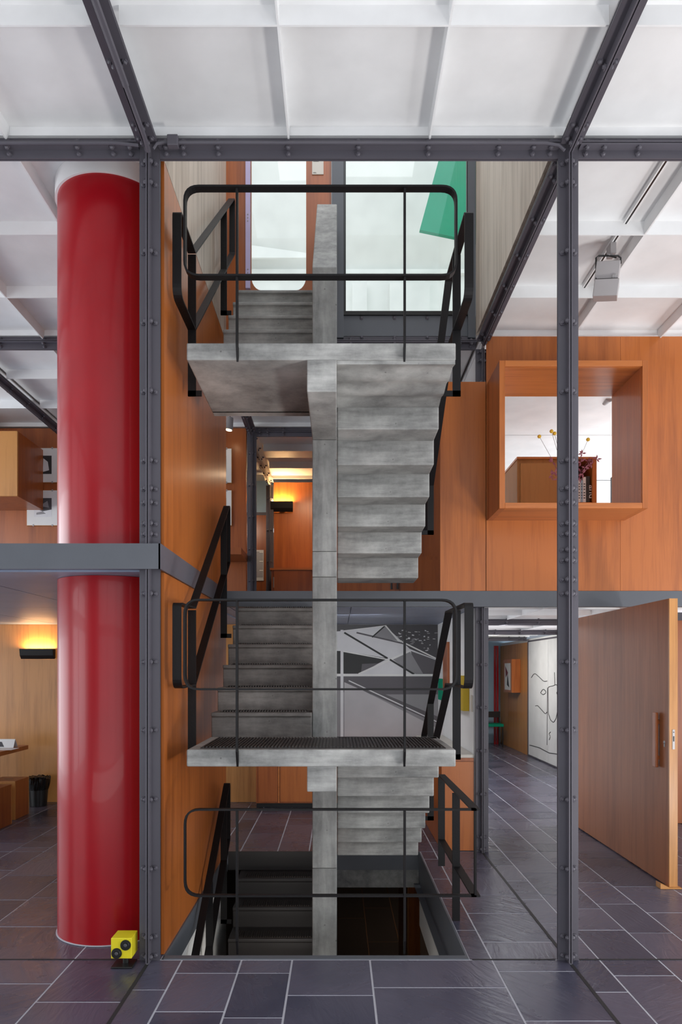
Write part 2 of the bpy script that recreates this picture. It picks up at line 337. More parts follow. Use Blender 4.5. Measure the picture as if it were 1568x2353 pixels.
for i in range(len(strips)-1):
    x0, x1 = strips[i], strips[i+1]
    ys = [-3.1]; y = -3.1
    cuts = []
    fx = fixed.get(x0, [])
    y = R.uniform(-3, -2.6)
    while y < 16:
        cuts.append(y); y += R.uniform(.34, .78)
    if fx:
        lo, hi = min(fx)-.28, max(fx)+.28
        cuts = [c for c in cuts if c < lo or c > hi]+fx
    if x0 in (1.842, 2.12, 1.505, 1.3225):
        cuts = [c for c in cuts if c > 5.9 or c < 3.4]+{1.3225: [3.634, 4.62, 5.1, 5.55], 1.505: [3.83, 4.5, 4.9, 5.2, 5.75], 1.842: [3.5, 4.45, 5.0, 5.5], 2.12: [3.6, 4.2, 4.82, 5.4]}[x0]
    cuts = sorted(set([-3.1]+[c for c in cuts if all(abs(c-g) > .12 for g in grids)]+grids+[16.0]))
    for a, b in zip(cuts, cuts[1:]):
        # clip with the stairwell
        xa, xb = x0, x1
        if b > WY0-.02 and a < WY1+.04:
            if xb <= WX0+.001 or xa >= WX1-.001: pass
            elif xa < WX0 and xb > WX0: 
                xb = WX0-.012
            elif xa < WX1 and xb > WX1: xa = WX1+.014
            elif a < WY1+.04 and b > WY1+.1: a = WY1+.05
            else:
                if not (a < WY0-.1): continue
                b = WY0-.055
        elif a < 4.041 and b > 4.035 and WX0 < (xa+xb)/2 < WX1: pass
        if b > 4.0 and b < 4.05 and WX0-.1 < (xa+xb)/2 < WX1+.1 and xb <= WX1+.15: b = 4.035
        if b-a < .03 or xb-xa < .03: continue
        # which tiles can the photograph see
        yc = (a+b)/2; s = F/max(b, .5); vx0, vx1 = CX+xa*s, CX+xb*s
        seen = b > 3.25 and yc < 13.7 and vx1 > 0 and vx0 < 1568
        if seen and yc > 6.5:
            if xb < -1.1 and (vx1 < 0 or yc > 8.8): seen = False
            if -1.1 < xb <= 1.0 and yc > 8.5: seen = False
            if yc > 9 and not (1.1 < (xa+xb)/2 < 3.8): seen = False
        if seen and ntile < 298: tile(xa, xb, a, b)
        else: bx(far_bm, xa+.0055, xb-.0055, a+.0055, b-.0055, -.012, 0)
print('tiles', ntile)
fo = obj('slate_paving', far_bm, SLATE, floor); fo['kind'] = 'stuff'
# dark movement joints on the grid lines
bm = bmesh.new()
for xg in GX[1:5]:
    for d in (0,):
        for (a, b) in ((1, 3.97), (4.1, 6.38), (6.5, 13)):
            if xg < 0 and a > 4: continue
            bx(bm, xg+d-.010, xg+d+.010, a, b, .0003, .0018)
for (xa, xb) in ((-5.8, -1.15), (WX1+.03, 1.25), (1.39, 6.0)): bx(bm, xa, xb, 4.033, 4.047, .0003, .0018)
obj('joint_strip', bm, DGAP, floor)['kind'] = 'stuff'
# steel lip and inner sides of the stairwell
lip = thing('stairwell_lining', 'grey steel lining around the stairwell opening in the slate floor', 'steel lining', (0, 4.09, -.285))
box('edge_angle', WX0, WX1+.012, WY0-.045, WY0, -.285, .004, STEELB, lip)
box('edge_angle', WX1, WX1+.012, WY0, WY1+.03, -.285, .004, STEELB, lip)
box('inner_flange', WX1-.05, WX1, WY0+.01, WY1-.01, -.285, -.275, STEELB, lip)
box('edge_angle', -.17, WX1, WY1+.03, WY1+.042, -.165, .003, STEELB, lip); box('edge_angle', WX0, -.172, WY1+.03, WY1+.042, -.165, .003, DSTEP, lip)
box('edge_angle', WX0-.01, WX0, WY0, WY1, -.17, .003, STEELB, lip)

# ------------------------------------------------------------------ BASEMENT
box_ = box
struct(box('floor', -3.0, 4.0, 3.0, 15, -2.5, -2.4, SLATEB), 'dark brown tiled basement floor at the foot of the stairwell')
fl2 = bpy.data.objects['floor.001']
b = bmesh.new()
for xg in (-.3, .45, .92, 1.6): bx(b, xg-.008, xg+.008, 4, 14.5, -2.4, -2.3985)
for k in range(14): 
    x0 = (-.3, .45, .92)[k % 3]; bx(b, x0, x0+(.75, .47, .68)[k % 3], 7+k*.5, 7.012+k*.5, -2.4, -2.3985)
_tj = obj('tile_joint', b, plain('rusty_joint', (.2, .11, .06), .7), fl2); _tj['kind'] = 'stuff'
struct(box('wall_basement_left', -1.2, -1.013, 3.6, 6.4, -2.4, -.125, PLAST), 'white rendered basement wall left of the stairs')
struct(box('wall_basement_right', WX1+.002, WX1+.2, 3.6, 6.4, -.66, -.29, PLAST), 'white rendered beam below the stairwell edge')
struct(box('wall_basement_back', -3.0, 4.0, 14.2, 14.4, -2.4, -.125, CONCD))
struct(box('wall_basement_side', 3.8, 4.0, 3.2, 14.2, -2.4, -.125, CONCD))
struct(box('wall_basement_front', -3.0, 4.0, 3.0, 3.2, -2.4, -.125, CONCD))
struct(box('wall_basement_outer', -3.0, -2.8, 3.2, 14.2, -2.4, -.125, CONCD))
struct(box('trim_1', -.17, .80, 6.445, 6.75, -.33, -.166, concrete('speckled_concrete', (.09, .09, .09), (.24, .24, .23), (9, 9, 9))), 'speckled concrete lintel under the far stairwell edge')
o = thing('basement_door', 'orange wooden door leaf standing open in the dark basement', 'door', (.93, 8.6, -2.4))
box('door_leaf', .86, 1.00, 8.5, 9.9, -2.395, -.2, OAK, o, .004)
box('door_edge', .845, .86, 8.5, 8.53, -2.38, -.22, OAKH, o)
l = area('basement_lamp', (-.4, 5.0, -.35), (-1.0, 5.4, -1.2), .3, .3, 3, (1, .96, .9))
area('basement_lamp_back', (2.2, 10.5, -.3), (1.4, 10.8, -2.4), .5, .5, 9, (1, .8, .6))
area('basement_lamp_well', (-.1, 4.3, -1.1), (.75, 5.2, -.4), .4, .3, 4, (1, .97, .92))

# ------------------------------------------------------------------ steel columns and beams of four bolted angles
bm = bmesh.new(); cyl(bm, (0, 0, 0), (0, 0, .008), .0165, n=6); cyl(bm, (0, 0, .008), (0, 0, .016), .0125, .007, n=8)
bmesh.ops.recalc_face_normals(bm, faces=bm.faces); BOLT = bpy.data.meshes.new('bolt'); bm.to_mesh(BOLT); bm.free(); BOLT.materials.append(STEEL)
ARM, TH, GAP = .058, .008, .006
def angle_set(parent, p0, p1, u, v, mat=STEEL):
    p0, p1, u, v = Vector(p0), Vector(p1), Vector(u), Vector(v)
    for su in (-1, 1):
        for sv in (-1, 1):
            g = GAP/2; prof = [(g, g), (ARM, g), (ARM, g+TH), (g+TH, g+TH), (g+TH, ARM), (g, ARM)]
            b = bmesh.new()
            A = [b.verts.new(p0+u*a*su+v*c*sv) for a, c in prof]; B = [b.verts.new(p1+u*a*su+v*c*sv) for a, c in prof]
            b.faces.new(A); b.faces.new(B[::-1])
            for i in range(6): b.faces.new((A[i], B[i], B[(i+1) % 6], A[(i+1) % 6]))
            obj('angle_iron', b, mat, parent, origin=tuple(p0))
def bolt(parent, p, d):
    o = bpy.data.objects.new('bolt', BOLT); COL.objects.link(o); o.parent = parent
    o.location = Vector(p)-wloc(parent); o.rotation_euler = Vector(d).to_track_quat('Z', 'Y').to_euler()
def member(name, label, cat, p0, p1, v, rows, mat=STEEL, both=True, stepm=.4, group=None):
    """cruciform member; v = the arm that faces the viewer, rows = bolt positions along it"""
    p0, p1, v = Vector(p0), Vector(p1), Vector(v); d = (p1-p0).normalized(); u = d.cross(v)
    t = thing(name, label, cat, p0, group)
    angle_set(t, p0, p1, u, v, mat)
    off = GAP/2+TH
    for s in rows:
        c = p0+d*s
        for su in (-1, 1):
            bolt(t, c+u*.036*su+v*off, v)
            if both: bolt(t, c+v*.04+u*off*su, u*su)
    return t
ZR = [z for z in (.03, .14, .53, .925, 1.32, 1.71, 2.10)]
ZU = [2.44, 2.50, 2.62, 2.70, 2.86, 3.255, 3.65, 4.05, 4.44, 4.56]
X0, X1, Y0, Y1 = GX[2], GX[3], GY[2], GY[3]
member('steel_column', 'grey bolted steel column beside the red pipe, left of the stairs', 'column', (X0, Y0, 0), (X0, Y0, BZ+.058), (0, -1, 0), ZR+ZU)
member('steel_column', 'grey bolted steel column standing free at the right front of the stairwell', 'column', (X1, Y0, 0), (X1, Y0, BZ+.058), (0, -1, 0), ZR+[2.18, 2.29, 2.35]+ZU)
member('steel_column', 'grey bolted steel column at the left side of the passage, behind the stairs', 'column', (X1, Y1, 0), (X1, Y1, F1B-.002), (0, -1, 0), ZR)
member('steel_column', 'upper grey steel column at the left edge of the box window wall', 'column', (X1, Y1-.005, F1T+.003), (X1, Y1-.005, BZ-.059), (0, -1, 0), [1.5, 1.9, 2.1, 2.18])
member('steel_column', 'upper floor steel column next to the wooden wall seen under the upper landing', 'column', (X0, GY[4], F1T+.003), (X0, GY[4], BZ+.058), (0, -1, 0), [.4, .8, 1.2, 1.6, 2.0])
member('steel_column', 'farthest upper floor steel column beside the small text panel', 'column', (X0, GY[5]-.06, F1T+.003), (X0, GY[5]-.06, BZ-.06), (0, -1, 0), [.5, 1., 1.5, 2.0])
def beamx(i, j, z, label, **k):
    return member('steel_beam', label, 'beam', (GX[i]+.0585, GY[j], z), (GX[i+1]-.0585, GY[j], z), (0, -1, 0), [.04, .14]+[.338+.4*n for n in range(5)]+[2.136, 2.236], **k)
def beamy(i, j, z, label, y0=0, y1=0, **k):
    a, b = GY[j]+.0585+y0, GY[j+1]-.0585-y1
    return member('steel_beam', label, 'beam', (GX[i], a, z), (GX[i], b, z), (0, 0, -1), [s for s in [.04, .14, .54, .94, 1.34, 1.74, 2.136, 2.236] if s < b-a], **k)
bn = beamx(2, 2, BZ, 'grey steel ceiling beam spanning the front of the stairs between the columns')
beamx(1, 2, BZ, 'grey steel ceiling beam above the red pipe, left of the front column')
beamx(3, 2, BZ, 'grey steel ceiling beam running right from the free standing column head')
beamy(2, 1, BZ, 'grey steel ceiling beam with conduit coming forward to the left column head')
beamy(3, 1, BZ, 'grey steel ceiling beam coming forward to the right column head')
beamy(3, 2, BZ, 'grey steel beam running back from the right column under the pale oak wall')
beamx(1, 3, BZ, 'grey steel ceiling beam beyond the red pipe in the left upper room')
beamx(0, 3, BZ, 'outer grey steel ceiling beam at far left of the upper room')
beamy(1, 3, BZ, 'grey steel ceiling beam running back above the left wooden box')
beamy(1, 2, BZ, 'grey steel ceiling beam of the left upper room nearest the camera', )
beamx(2, 3, BZ, 'grey steel beam behind the upper landing, under the roof window')
beamy(2, 3, BZ, 'grey steel ceiling beam running back behind the upper landing on the left')
beamx(2, 4, BZ, 'grey steel cross beam of the upper room seen under the upper landing')
beamy(2, 4, BZ, 'pale lit steel beam running to the farthest upper column', mat=CREAM)  # grey beam in cream: the light on it is put into the colour
LZ = 2.28
beamx(3, 4, LZ, 'nearer grey steel beam crossing the passage ceiling')
beamx(3, 5, LZ, 'farther grey steel beam crossing the passage ceiling')
beamx(3, 6, LZ, 'farthest thin steel beam of the passage ceiling')
# joint plates and conduits
c = thing('electrical_conduit', 'grey conduit clipped along the front ceiling beam with junction box', 'conduit', (X0, 3.97, BZ))
b = bmesh.new(); tube(b, [(-5.0, 3.972, BZ-.012), (-1.25, 3.972, BZ-.012), (-1.17, 3.972, BZ-.02), (-1.12, 3.965, BZ-.03)], .009, 8); obj('conduit_pipe', b, STEEL, c, smooth=True)
b = bmesh.new(); tube(b, [(-1.04, 3.965, BZ-.05), (-1.02, 3.965, BZ-.02), (-.98, 3.972, BZ-.01), (1.18, 3.972, BZ-.012), (1.25, 3.965, BZ-.03), (1.28, 3.962, BZ-.06)], .009, 8); obj('conduit_pipe', b, STEEL, c, smooth=True)
b = bmesh.new(); tube(b, [(-1.055, 1.7, BZ-.078), (-1.055, 3.85, BZ-.078), (-1.06, 3.94, BZ-.08)], .013, 8); obj('conduit_pipe', b, STEEL, c, smooth=True)
b = bmesh.new(); tube(b, [(-1.055, 2.9, BZ-.078), (-1.055, 3.5, BZ-.078)], .017, 8); obj('conduit_sleeve', b, STEEL, c, smooth=True)
box('junction_box', -.958, -.898, 3.945, 3.982, BZ-.04, BZ+.02, STEEL, c, .003)
# ------------------------------------------------------------------ ceilings: white panels with welded ribs
PZ, RZ = 4.762, 4.668
ceil_ = struct(box('ceiling', -5.95, 6.2, -3.3, 3.98, 4.80, 4.86, WHITE), 'white steel panel ceiling with ribs over the double height hall')
def rib_cell(parent, i, j, pz=PZ, rz=RZ, mat=WHITE, ribs=True):
    x0, x1, y0, y1 = GX[i]+.02, GX[i+1]-.02, GY[j]+.02, GY[j+1]-.02
    box('ceiling_panel', x0, x1, y0, y1, pz, pz+.012, mat, parent)
    if not ribs: return
    for k in (1, 2):
        x = GX[i]+.8*k; b = bmesh.new()
        e = .045
        prism(b, [(y0+.02, pz), (y1-.01, pz), (y1-.01, pz-.04), (y1-.04, rz), (y0+.05, rz), (y0+.02, rz+.02)], 'x', x-.005, x+.005)
        obj('ceiling_rib', b, mat, parent, origin=(x, (y0+y1)/2, rz))
        y = GY[j]+.8*k+(.02 if k == 1 else .04)
        for m in range(3):
            xa, xb = GX[i]+.8*m, GX[i]+.8*m+.8
            xa += .058 if m == 0 else .005; xb -= .058 if m == 2 else .005
            box('ceiling_rib', xa, xb, y-.005, y+.005, rz, pz, mat, parent)
    # edge fin against the beam
    box('edge_fin', x0-.015, x1+.015, y1-.008, y1-.002, pz-.049, pz, mat, parent); box('edge_fin', x0-.015, x1+.015, y1-.001, y1+.018, pz-.049, pz-.045, mat, parent)
    box('edge_fin', x0-.015, x1+.015, y0+.002, y0+.008, pz-.049, pz, mat, parent)
for i in range(0, 5): rib_cell(ceil_, i, 1, ribs=i in (1, 2, 3))
for i in range(0, 5): rib_cell(ceil_, i, 0, ribs=False)
c2 = struct(box('ceiling', -5.95, -1.08, 4.0, 11.3, 4.80, 4.86, WHITE), 'white ribbed ceiling of the left upper room')
for (i, j) in ((0, 2), (1, 2), (0, 3), (1, 3)): rib_cell(c2, i, j)
c3 = struct(box('ceiling', -1.07, 1.33, 6.5, 13.7, 4.80, 4.86, WHITE), 'white ribbed ceiling of the upper room behind the stairs')
for (i, j) in ((2, 3), (2, 4)): rib_cell(c3, i, j)
c4 = struct(box('ceiling', 1.34, 6.2, 4.0, 6.5, 4.80, 4.86, WHITE), 'white ribbed ceiling above the box window')
for (i, j) in ((3, 2), (4, 2)): rib_cell(c4, i, j, ribs=True)
c5 = struct(box('ceiling', 1.34, 6.2, 6.5, 11.4, 4.72, 4.80, WHITE), 'smooth white ceiling seen through the box window')
box('ceiling_panel', 1.36, 6.1, 6.56, 9.06, 4.69, 4.72, WHITE, c5); box('ceiling_panel', 1.36, 6.1, 9.075, 11.2, 4.69, 4.72, WHITE, c5)
# ------------------------------------------------------------------ first floor slabs
def slab(label, x0, x1, y0, y1, mat=SOFF):
    return struct(box('floor', x0, x1, y0, y1, F1B+.012, F1T, mat), label)
s1 = slab('grey edged upper floor slab left of the stairs', -5.9, -1.012, 3.985, 11.3)
tr = struct(box('trim_2', -5.9, -1.002, 3.973, 3.984, F1B, F1T+.002, STEELB), 'grey steel edge band of the left upper floor')
tr = struct(box('trim_3', -1.012, -1.000, 3.973, 6.40, F1B, F1T+.002, plain('violet_grey_steel', (.115, .11, .13), .4)), 'grey steel edge band along the left stair wall')
for (xa, xb) in ((-5.85, -4.7), (-4.69, -3.5), (-3.49, -2.3), (-2.29, -1.14)):
    for (ya, yb) in ((4.1, 5.2), (5.21, 6.4), (6.41, 7.6), (7.61, 8.82)):
        box('soffit_panel', xa, xb, ya, yb, F1B, F1B+.011, SOFF, s1)
s2 = slab('upper floor slab behind the stairs', -1.0, 1.36, 6.43, 11.3)
for (ya, yb) in ((6.46, 7.6), (7.61, 8.82)):
    box('soffit_panel', -.98, .12, ya, yb, F1B, F1B+.011, SOFF, s2); box('soffit_panel', .13, 1.25, ya, yb, F1B, F1B+.011, SOFF, s2)
struct(box('trim_4', -1.0, 6.1, 6.356, 6.425, F1B, F1T, STEELB), 'grey steel edge band of the upper floor behind the stairs and door')
s3 = struct(box('floor', 1.37, 6.1, 6.43, 16.0, F1T-.015, F1T, WHITE), 'upper floor plate over the passage')
for (i, j) in ((3, 3), (3, 4), (3, 5)): rib_cell(s3, i, j, pz=2.348, rz=2.29)
# ------------------------------------------------------------------ walls
# left stair wall
wl = struct(box('wall_left', -1.06, -1.03, 4.11, 6.38, 0, 7.1, OAK), 'orange oak stair wall left of the concrete stairs')
for (z0, z1, m) in ((.004, F1B-.003, OAK), (F1T+.004, BZ-.02, OAK), (BZ-.012, 7.1, OAKP)):
    box('wood_panel', -1.03, -1.012, 4.105, 6.385, z0, z1, m, wl)
# upper enclosure
wr = struct(box('wall_right_upper', 1.275, 1.31, 4.10, 6.42, BZ+.07, 7.1, OAKP), 'pale oak wall above the right steel beam')
for (ya, yb) in ((4.11, 5.395), (5.4, 6.42)): box('wood_panel', 1.262, 1.275, ya, yb, BZ+.065, 7.1, OAKP, wr)
struct(box('wall_front_upper', -1.05, 1.31, 4.041, 4.075, 4.73, 7.1, WHITE))
wb = struct(box('wall_roof_back', -.05, 1.27, 6.425, 6.47, 6.9, 7.1, STEEL))
# oak door surround with rounded opening
b = bmesh.new()
ox0, ox1, oz = -.789, -.287, 5.135
arc = [(ox0, 6.85), (ox0, oz+.12)]+[(ox0+.12*(1-math.cos(a))*.7, oz+.12*(1-math.sin(a))) for a in [math.pi/2*k/5 for k in range(5)][::1]]
def rc(x, sgn): return [(x+sgn*.09*(1-math.cos(t)), oz+.13*(1-math.sin(t))) for t in [math.pi/2*k/6 for k in range(7)]]
left = [(-1.03, 4.72), (-1.03, 6.85), (ox0, 6.85)]+rc(ox0, 1)+[((ox0+ox1)/2, oz), ((ox0+ox1)/2, 4.72)]
right = [(-.056, 4.72), (-.056, 6.85), (ox1, 6.85)]+rc(ox1, -1)+[((ox0+ox1)/2, oz), ((ox0+ox1)/2, 4.72)]
prism(b, left, 'y', 6.43, 6.46); prism(b, right[::-1], 'y', 6.43, 6.46)
ds = struct(obj('door_1', b, OAKD, origin=(-.5, 6.43, 4.72)), 'orange oak surround of the roof door with rounded corners')
box('door_leaf_edge', -.838, -.796, 6.40, 6.43, 5.14, 6.85, LILAC, ds)
b = bmesh.new()
for z in (5.25, 5.75, 6.3):
    for k in range(3): cyl(b, (-.817, 6.40, z+k*.03), (-.817, 6.396, z+k*.03), .006, n=6)
obj('hinge_screw', b, GREYM, ds)['kind'] = 'stuff'
box('door_pane', ox0-.01, ox1+.01, 6.462, 6.468, oz-.02, 6.9, PANE, ds)
struct(box('wall_roof_head', -1.03, -.056, 6.43, 6.46, 6.86, 7.1, OAKD))
wn_ = thing('roof_window', 'large grey framed window to the roof terrace with the green panel beyond', 'window', (.6, 6.43, 4.69))
gx0, gx1, gz = .076, 1.179, 4.936
for (a, bb, c_, d) in ((-.054, gx0-.02, 4.69, 6.9), (gx1+.01, 1.258, 4.69, 6.9)): box('window_frame', a, bb, 6.40, 6.46, c_, d, STEELB, wn_, .002)
box('window_frame', gx0-.04, gx0, 6.415, 6.45, gz-.03, 6.9, BLKP, wn_); box('window_frame', gx1, gx1+.03, 6.415, 6.45, gz-.03, 6.9, BLKP, wn_)
box('window_frame', gx0-.02, gx1+.02, 6.41, 6.455, gz-.035, gz, BLKP, wn_)
box('kick_panel', -.03, 1.25, 6.43, 6.45, 4.715, 4.90, STEELB, wn_)
for k in range(4):
    for z in (4.70, 4.88): bolt(wn_, (.02+k*.3+.2, 6.43, z), (0, -1, 0))
box('window_pane', gx0, gx1, 6.43, 6.436, gz, 6.9, PANE, wn_)
sg = tag(box('wall_sign', -.232, -.128, 6.422, 6.429, 6.19, 6.34, CREAM), 'small pale text plate on the oak strip beside the roof window', 'sign')
fprint('sign_text', sg, [([(-.222, z), (-.222+wd, z), (-.222+wd, z+.003), (-.222, z+.003)], 0) for z, wd in ((6.325, .05), (6.318, .06), (6.311, .055), (6.304, .05), (6.205, .025), (6.199, .03))], lambda x, z, k: (x, 6.4215, z), [INK])
# roof terrace beyond
rt = struct(box('floor', -6, 7, 6.5, 16, 4.88, 4.93, CREAM), 'roof terrace floor')
cp = thing('roof_canopy', 'white folded steel canopy over the roof terrace', 'canopy', (0, 10.6, 4.93))
box('canopy_wall', -3.2, 4.5, 10.6, 10.7, 4.93, 7.66, WHITEX, cp)
b = bmesh.new(); prism(b, [(10.62, 7.68), (10.72, 7.68), (8.9, 9.9), (8.8, 9.9)], 'x', -3.5, 4.8); obj('canopy_plate', b, WHITEX, cp)
b = bmesh.new(); bm_pts = [(-3.5, 8.2), (-.1, 7.72), (-.1, 7.70), (-3.5, 7.70)]; prism(b, bm_pts, 'y', 10.3, 10.34); obj('canopy_fin', b, WHITEX, cp)
box('canopy_ledge', -3.2, 4.5, 10.52, 10.6, 7.60, 7.66, WHITEX, cp)
for (a, bb) in ((.22, .44), (.78, 1.38)): box('reflection_panel', a, bb, 10.5, 10.6, 4.93, 7.45, WHITEX, cp)  # added panels that give pale reflections a solid shape
gp = [at(1012, 355, 9.2), at(965, 528, 9.2), at(1120, 560, 9.2), at(1120, 355, 9.2)]
b = bmesh.new(); prism(b, [(p.x, p.z) for p in gp]+[], 'y', 9.2, 9.26); gpo = obj('green_panel', b, GREEN, cp); gpo['label'] = 'slanting emerald green steel panel'
# wall with box window
wx = struct(box('wall_back_right', 1.39, 6.1, 6.475, 6.50, F1T+.002, F1T+.3, OAKD), 'orange oak upper wall with the projecting box window')
hx0, hx1, hz0, hz1 = 1.405, 2.56, 3.05, 4.21
for (a, bb, c_, d) in ((1.348, hx0, F1T+.002, 4.68), (hx0, hx1, F1T+.002, hz0), (hx0, hx1, hz1, 4.68), (hx1+.002, 3.16, F1T+.002, 4.68), (3.163, 6.1, F1T+.002, 4.68)):
    box('wood_panel', a, bb, 6.362, 6.376, c_, d, OAK, wx)
bw = thing('box_window', 'projecting square oak box window in the upper wall', 'window', (1.98, 5.88, 3.0))
fx0, fx1, fz0, fz1 = 1.354, 2.598, 3.015, 4.252; T = .05
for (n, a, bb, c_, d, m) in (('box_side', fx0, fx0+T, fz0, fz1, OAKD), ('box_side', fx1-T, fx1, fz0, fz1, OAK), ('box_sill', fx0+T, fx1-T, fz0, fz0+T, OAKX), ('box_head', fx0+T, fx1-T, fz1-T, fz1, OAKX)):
    box(n, a, bb, 5.90, 6.53, c_, d, m, bw)
for (n, a, bb, c_, d, m) in (('front_lipping', fx0, fx0+T-.003, fz0, fz1, OAK), ('front_lipping', fx1-T+.003, fx1, fz0, fz1, OAK), ('front_lipping', fx0+T-.003, fx1-T+.003, fz0, fz0+T-.003, OAKX), ('front_lipping', fx0+T-.003, fx1-T+.003, fz1-T+.003, fz1, OAKX)):
    box(n, a, bb, 5.88, 5.90, c_, d, m, bw, .002)
pn = struct(box('wall_parapet', .93, 1.342, 6.362, 6.376, F1T+.002, 4.27, OAK), 'orange oak parapet panel between stairs and box window wall')
# interior of the room behind the box window
cb = thing('tall_cabinet', 'oak cabinet with open bookshelf seen through the box window', 'cabinet', (2.5, 8.0, F1T))
def cbx(n, px0, px1, py0, py1, y0, y1, m): 
    a = at(px0, py1, y0); c_ = at(px1, py0, y0); return box(n, a.x, c_.x, y0, y1, a.z, c_.z, m, cb, .002)
box('cabinet_body', 2.05, 2.72, 8.02, 9.2, F1T+.01, 4.06, OAKC, cb)
box('shelf_side', 2.90, 2.95, 8.0, 9.2, F1T+.01, 4.06, OAK, cb); box('cabinet_top', 2.04, 2.95, 7.99, 9.2, 4.061, 4.085, OAKX, cb)
cbx('cabinet_door', 1197, 1325, 1064, 1400, 7.99, 8.018, OAKC)
box('shelf', 2.72, 2.90, 8.02, 9.2, 3.55, 3.575, OAKX, cb); box('cabinet_back', 2.72, 2.90, 8.5, 8.52, F1T+.01, 4.06, BLKP, cb)
bkc = [(G3, .20, .022, 'dark'), (PAPER, .27, .03, 'white'), (BLUEP, .25, .026, 'pale blue'), (PAPER, .29, .035, 'pale'), (INK, .30, .045, 'black thick')]
xx = 2.727
for k, (m, h, wd, cn) in enumerate(bkc):
    o = thing('book', ['thin dark book at the left end of the cabinet shelf', 'white book second from left on the cabinet shelf', 'pale blue book in the middle of the cabinet shelf', 'taller pale book beside the black one on the cabinet shelf', 'thick black book with white lettering on the cabinet shelf'][k], 'book', (xx+wd/2, 8.03, 3.576))
    box('book_cover', xx, xx+wd-.002, 8.03, 8.2, 3.576, 3.576+h, m, o, .001); box('page_block', xx+.003, xx+wd-.005, 8.2, 8.203, 3.58, 3.57+h, PAPER, o)
    if k == 4:
        cu = bpy.data.curves.new('book_title', 'FONT'); cu.body = 'and'; cu.size = .11; cu.extrude = .0005
        t0 = bpy.data.objects.new('title_curve', cu); COL.objects.link(t0); bpy.context.view_layer.update()
        me = bpy.data.meshes.new_from_object(t0.evaluated_get(bpy.context.evaluated_depsgraph_get())); bpy.data.objects.remove(t0)
        me.materials.clear(); me.materials.append(PAPER); t = bpy.data.objects.new('book_title', me); COL.objects.link(t); t.parent = o; t['kind'] = 'stuff'
        t.matrix_local = Matrix.Translation(Vector((.012, -.002, .2))) @ Matrix.Rotation(math.pi/2, 4, 'X') @ Matrix.Rotation(-math.pi/2, 4, 'Z')
    if k in (1, 2, 3):
        fprint('spine_print', o, [([(xx+.006, z), (xx+wd-.01, z), (xx+wd-.01, z+.012), (xx+.006, z+.012)], 0) for z in (3.62, 3.65, 3.68, 3.72, 3.75, 3.78)], lambda x, z, q: (x, 8.0295, z), [INK])
    xx += wd
# flowers in a vase on the sill, behind the free standing column
vs = thing('flower_vase', 'vase of dried red leaves and yellow ball flowers in the box window', 'vase', (2.03, 6.2, fz0+T))
b = bmesh.new(); zb = fz0+T
prof = [(.035, 0), (.05, .03), (.055, .09), (.04, .15), (.025, .19), (.028, .21)]
for (r0, h0), (r1, h1) in zip(prof, prof[1:]): cyl(b, (2.03, 6.2, zb+h0), (2.03, 6.2, zb+h1), r0, r1, 20, caps=(h0 == 0))
obj('vase_body', b, plain('dark_glazed_clay', (.06, .05, .05), .3), vs, smooth=True)
for (px, py) in ((1240, 1003), (1268, 991), (1275, 996), (1352, 1010), (1300, 985)):
    e = at(px, py, 6.15+R.uniform(-.05, .1)); b = bmesh.new()
    s0 = Vector((2.03, 6.2, zb+.15)); mid = s0.lerp(e, .5)+Vector((.0, 0, .03)); tube(b, [s0, mid, e], .0016, 5); obj('flower_stem', b, plain('stem_%d' % px, (.12, .06, .05), .7), vs)
    b = bmesh.new(); bmesh.ops.create_icosphere(b, subdivisions=2, radius=.017, matrix=Matrix.Translation(e)); obj('flower_head', b, BALL, vs, smooth=True)
for (px, py) in ((1270, 1062), (1276, 1085), (1268, 1092), (1283, 1100), (1290, 1080), (1335, 1062), (1345, 1075), (1340, 1088), (1333, 1098), (1352, 1060), (1360, 1068), (1338, 1042), (1330, 1075), (1372, 1055)):
    e = at(px, py, 6.15+R.uniform(-.04, .06)); b = bmesh.new()
    for k in range(5):
        a = R.uniform(0, 6.28); L_ = R.uniform(.03, .055); d = Vector((math.cos(a), R.uniform(-.5, .5), math.sin(a))).normalized(); n_ = d.cross(Vector((0, 1, 0.2))).normalized()*.008
        ps = [e, e+d*L_*.45+n_, e+d*L_, e+d*L_*.45-n_]; vv = [b.verts.new(p) for p in ps]; b.faces.new(vv)
    obj('leaf_sprig', b, LEAF, vs)['kind'] = 'stuff'
    b = bmesh.new(); tube(b, [(2.03, 6.2, zb+.15), e.lerp(Vector((2.03, 6.2, zb+.15)), .4)+Vector((0, 0, .02)), e], .0014, 4); obj('twig', b, LEAF, vs)
sl = thing('corner_speaker', 'small grey loudspeaker high in the corner of the room beyond the box window', 'speaker', at(1396, 912, 7.9))
p = at(1398, 918, 7.9); b = bmesh.new(); cyl(b, (p.x, 7.85, p.z), (p.x, 8.0, p.z), .045, .03, 16); obj('speaker_shell', b, GREYM, sl, smooth=True); b = bmesh.new(); cyl(b, (p.x, 7.93, p.z), (p.x+.01, 7.93, 4.69), .008, n=8); obj('bracket', b, GREYM, sl)
struct(box('wall_upper_room_back', 1.36, 6.1, 11.24, 11.3, F1T, 4.69, WHITE), 'white back wall of the room beyond the box window')
w1 = struct(box('window_1', 3.75, 3.80, 9.6, 9.66, F1T, 4.3, BLKP), 'dark window frame beyond the box window')
struct(box('trim_5', 4.12, 4.2, 10.2, 10.3, F1T, 4.28, WHITE))
struct(box('wall_divider', 1.335, 1.36, 6.52, 11.24, F1T+.001, 4.70, WHITE))
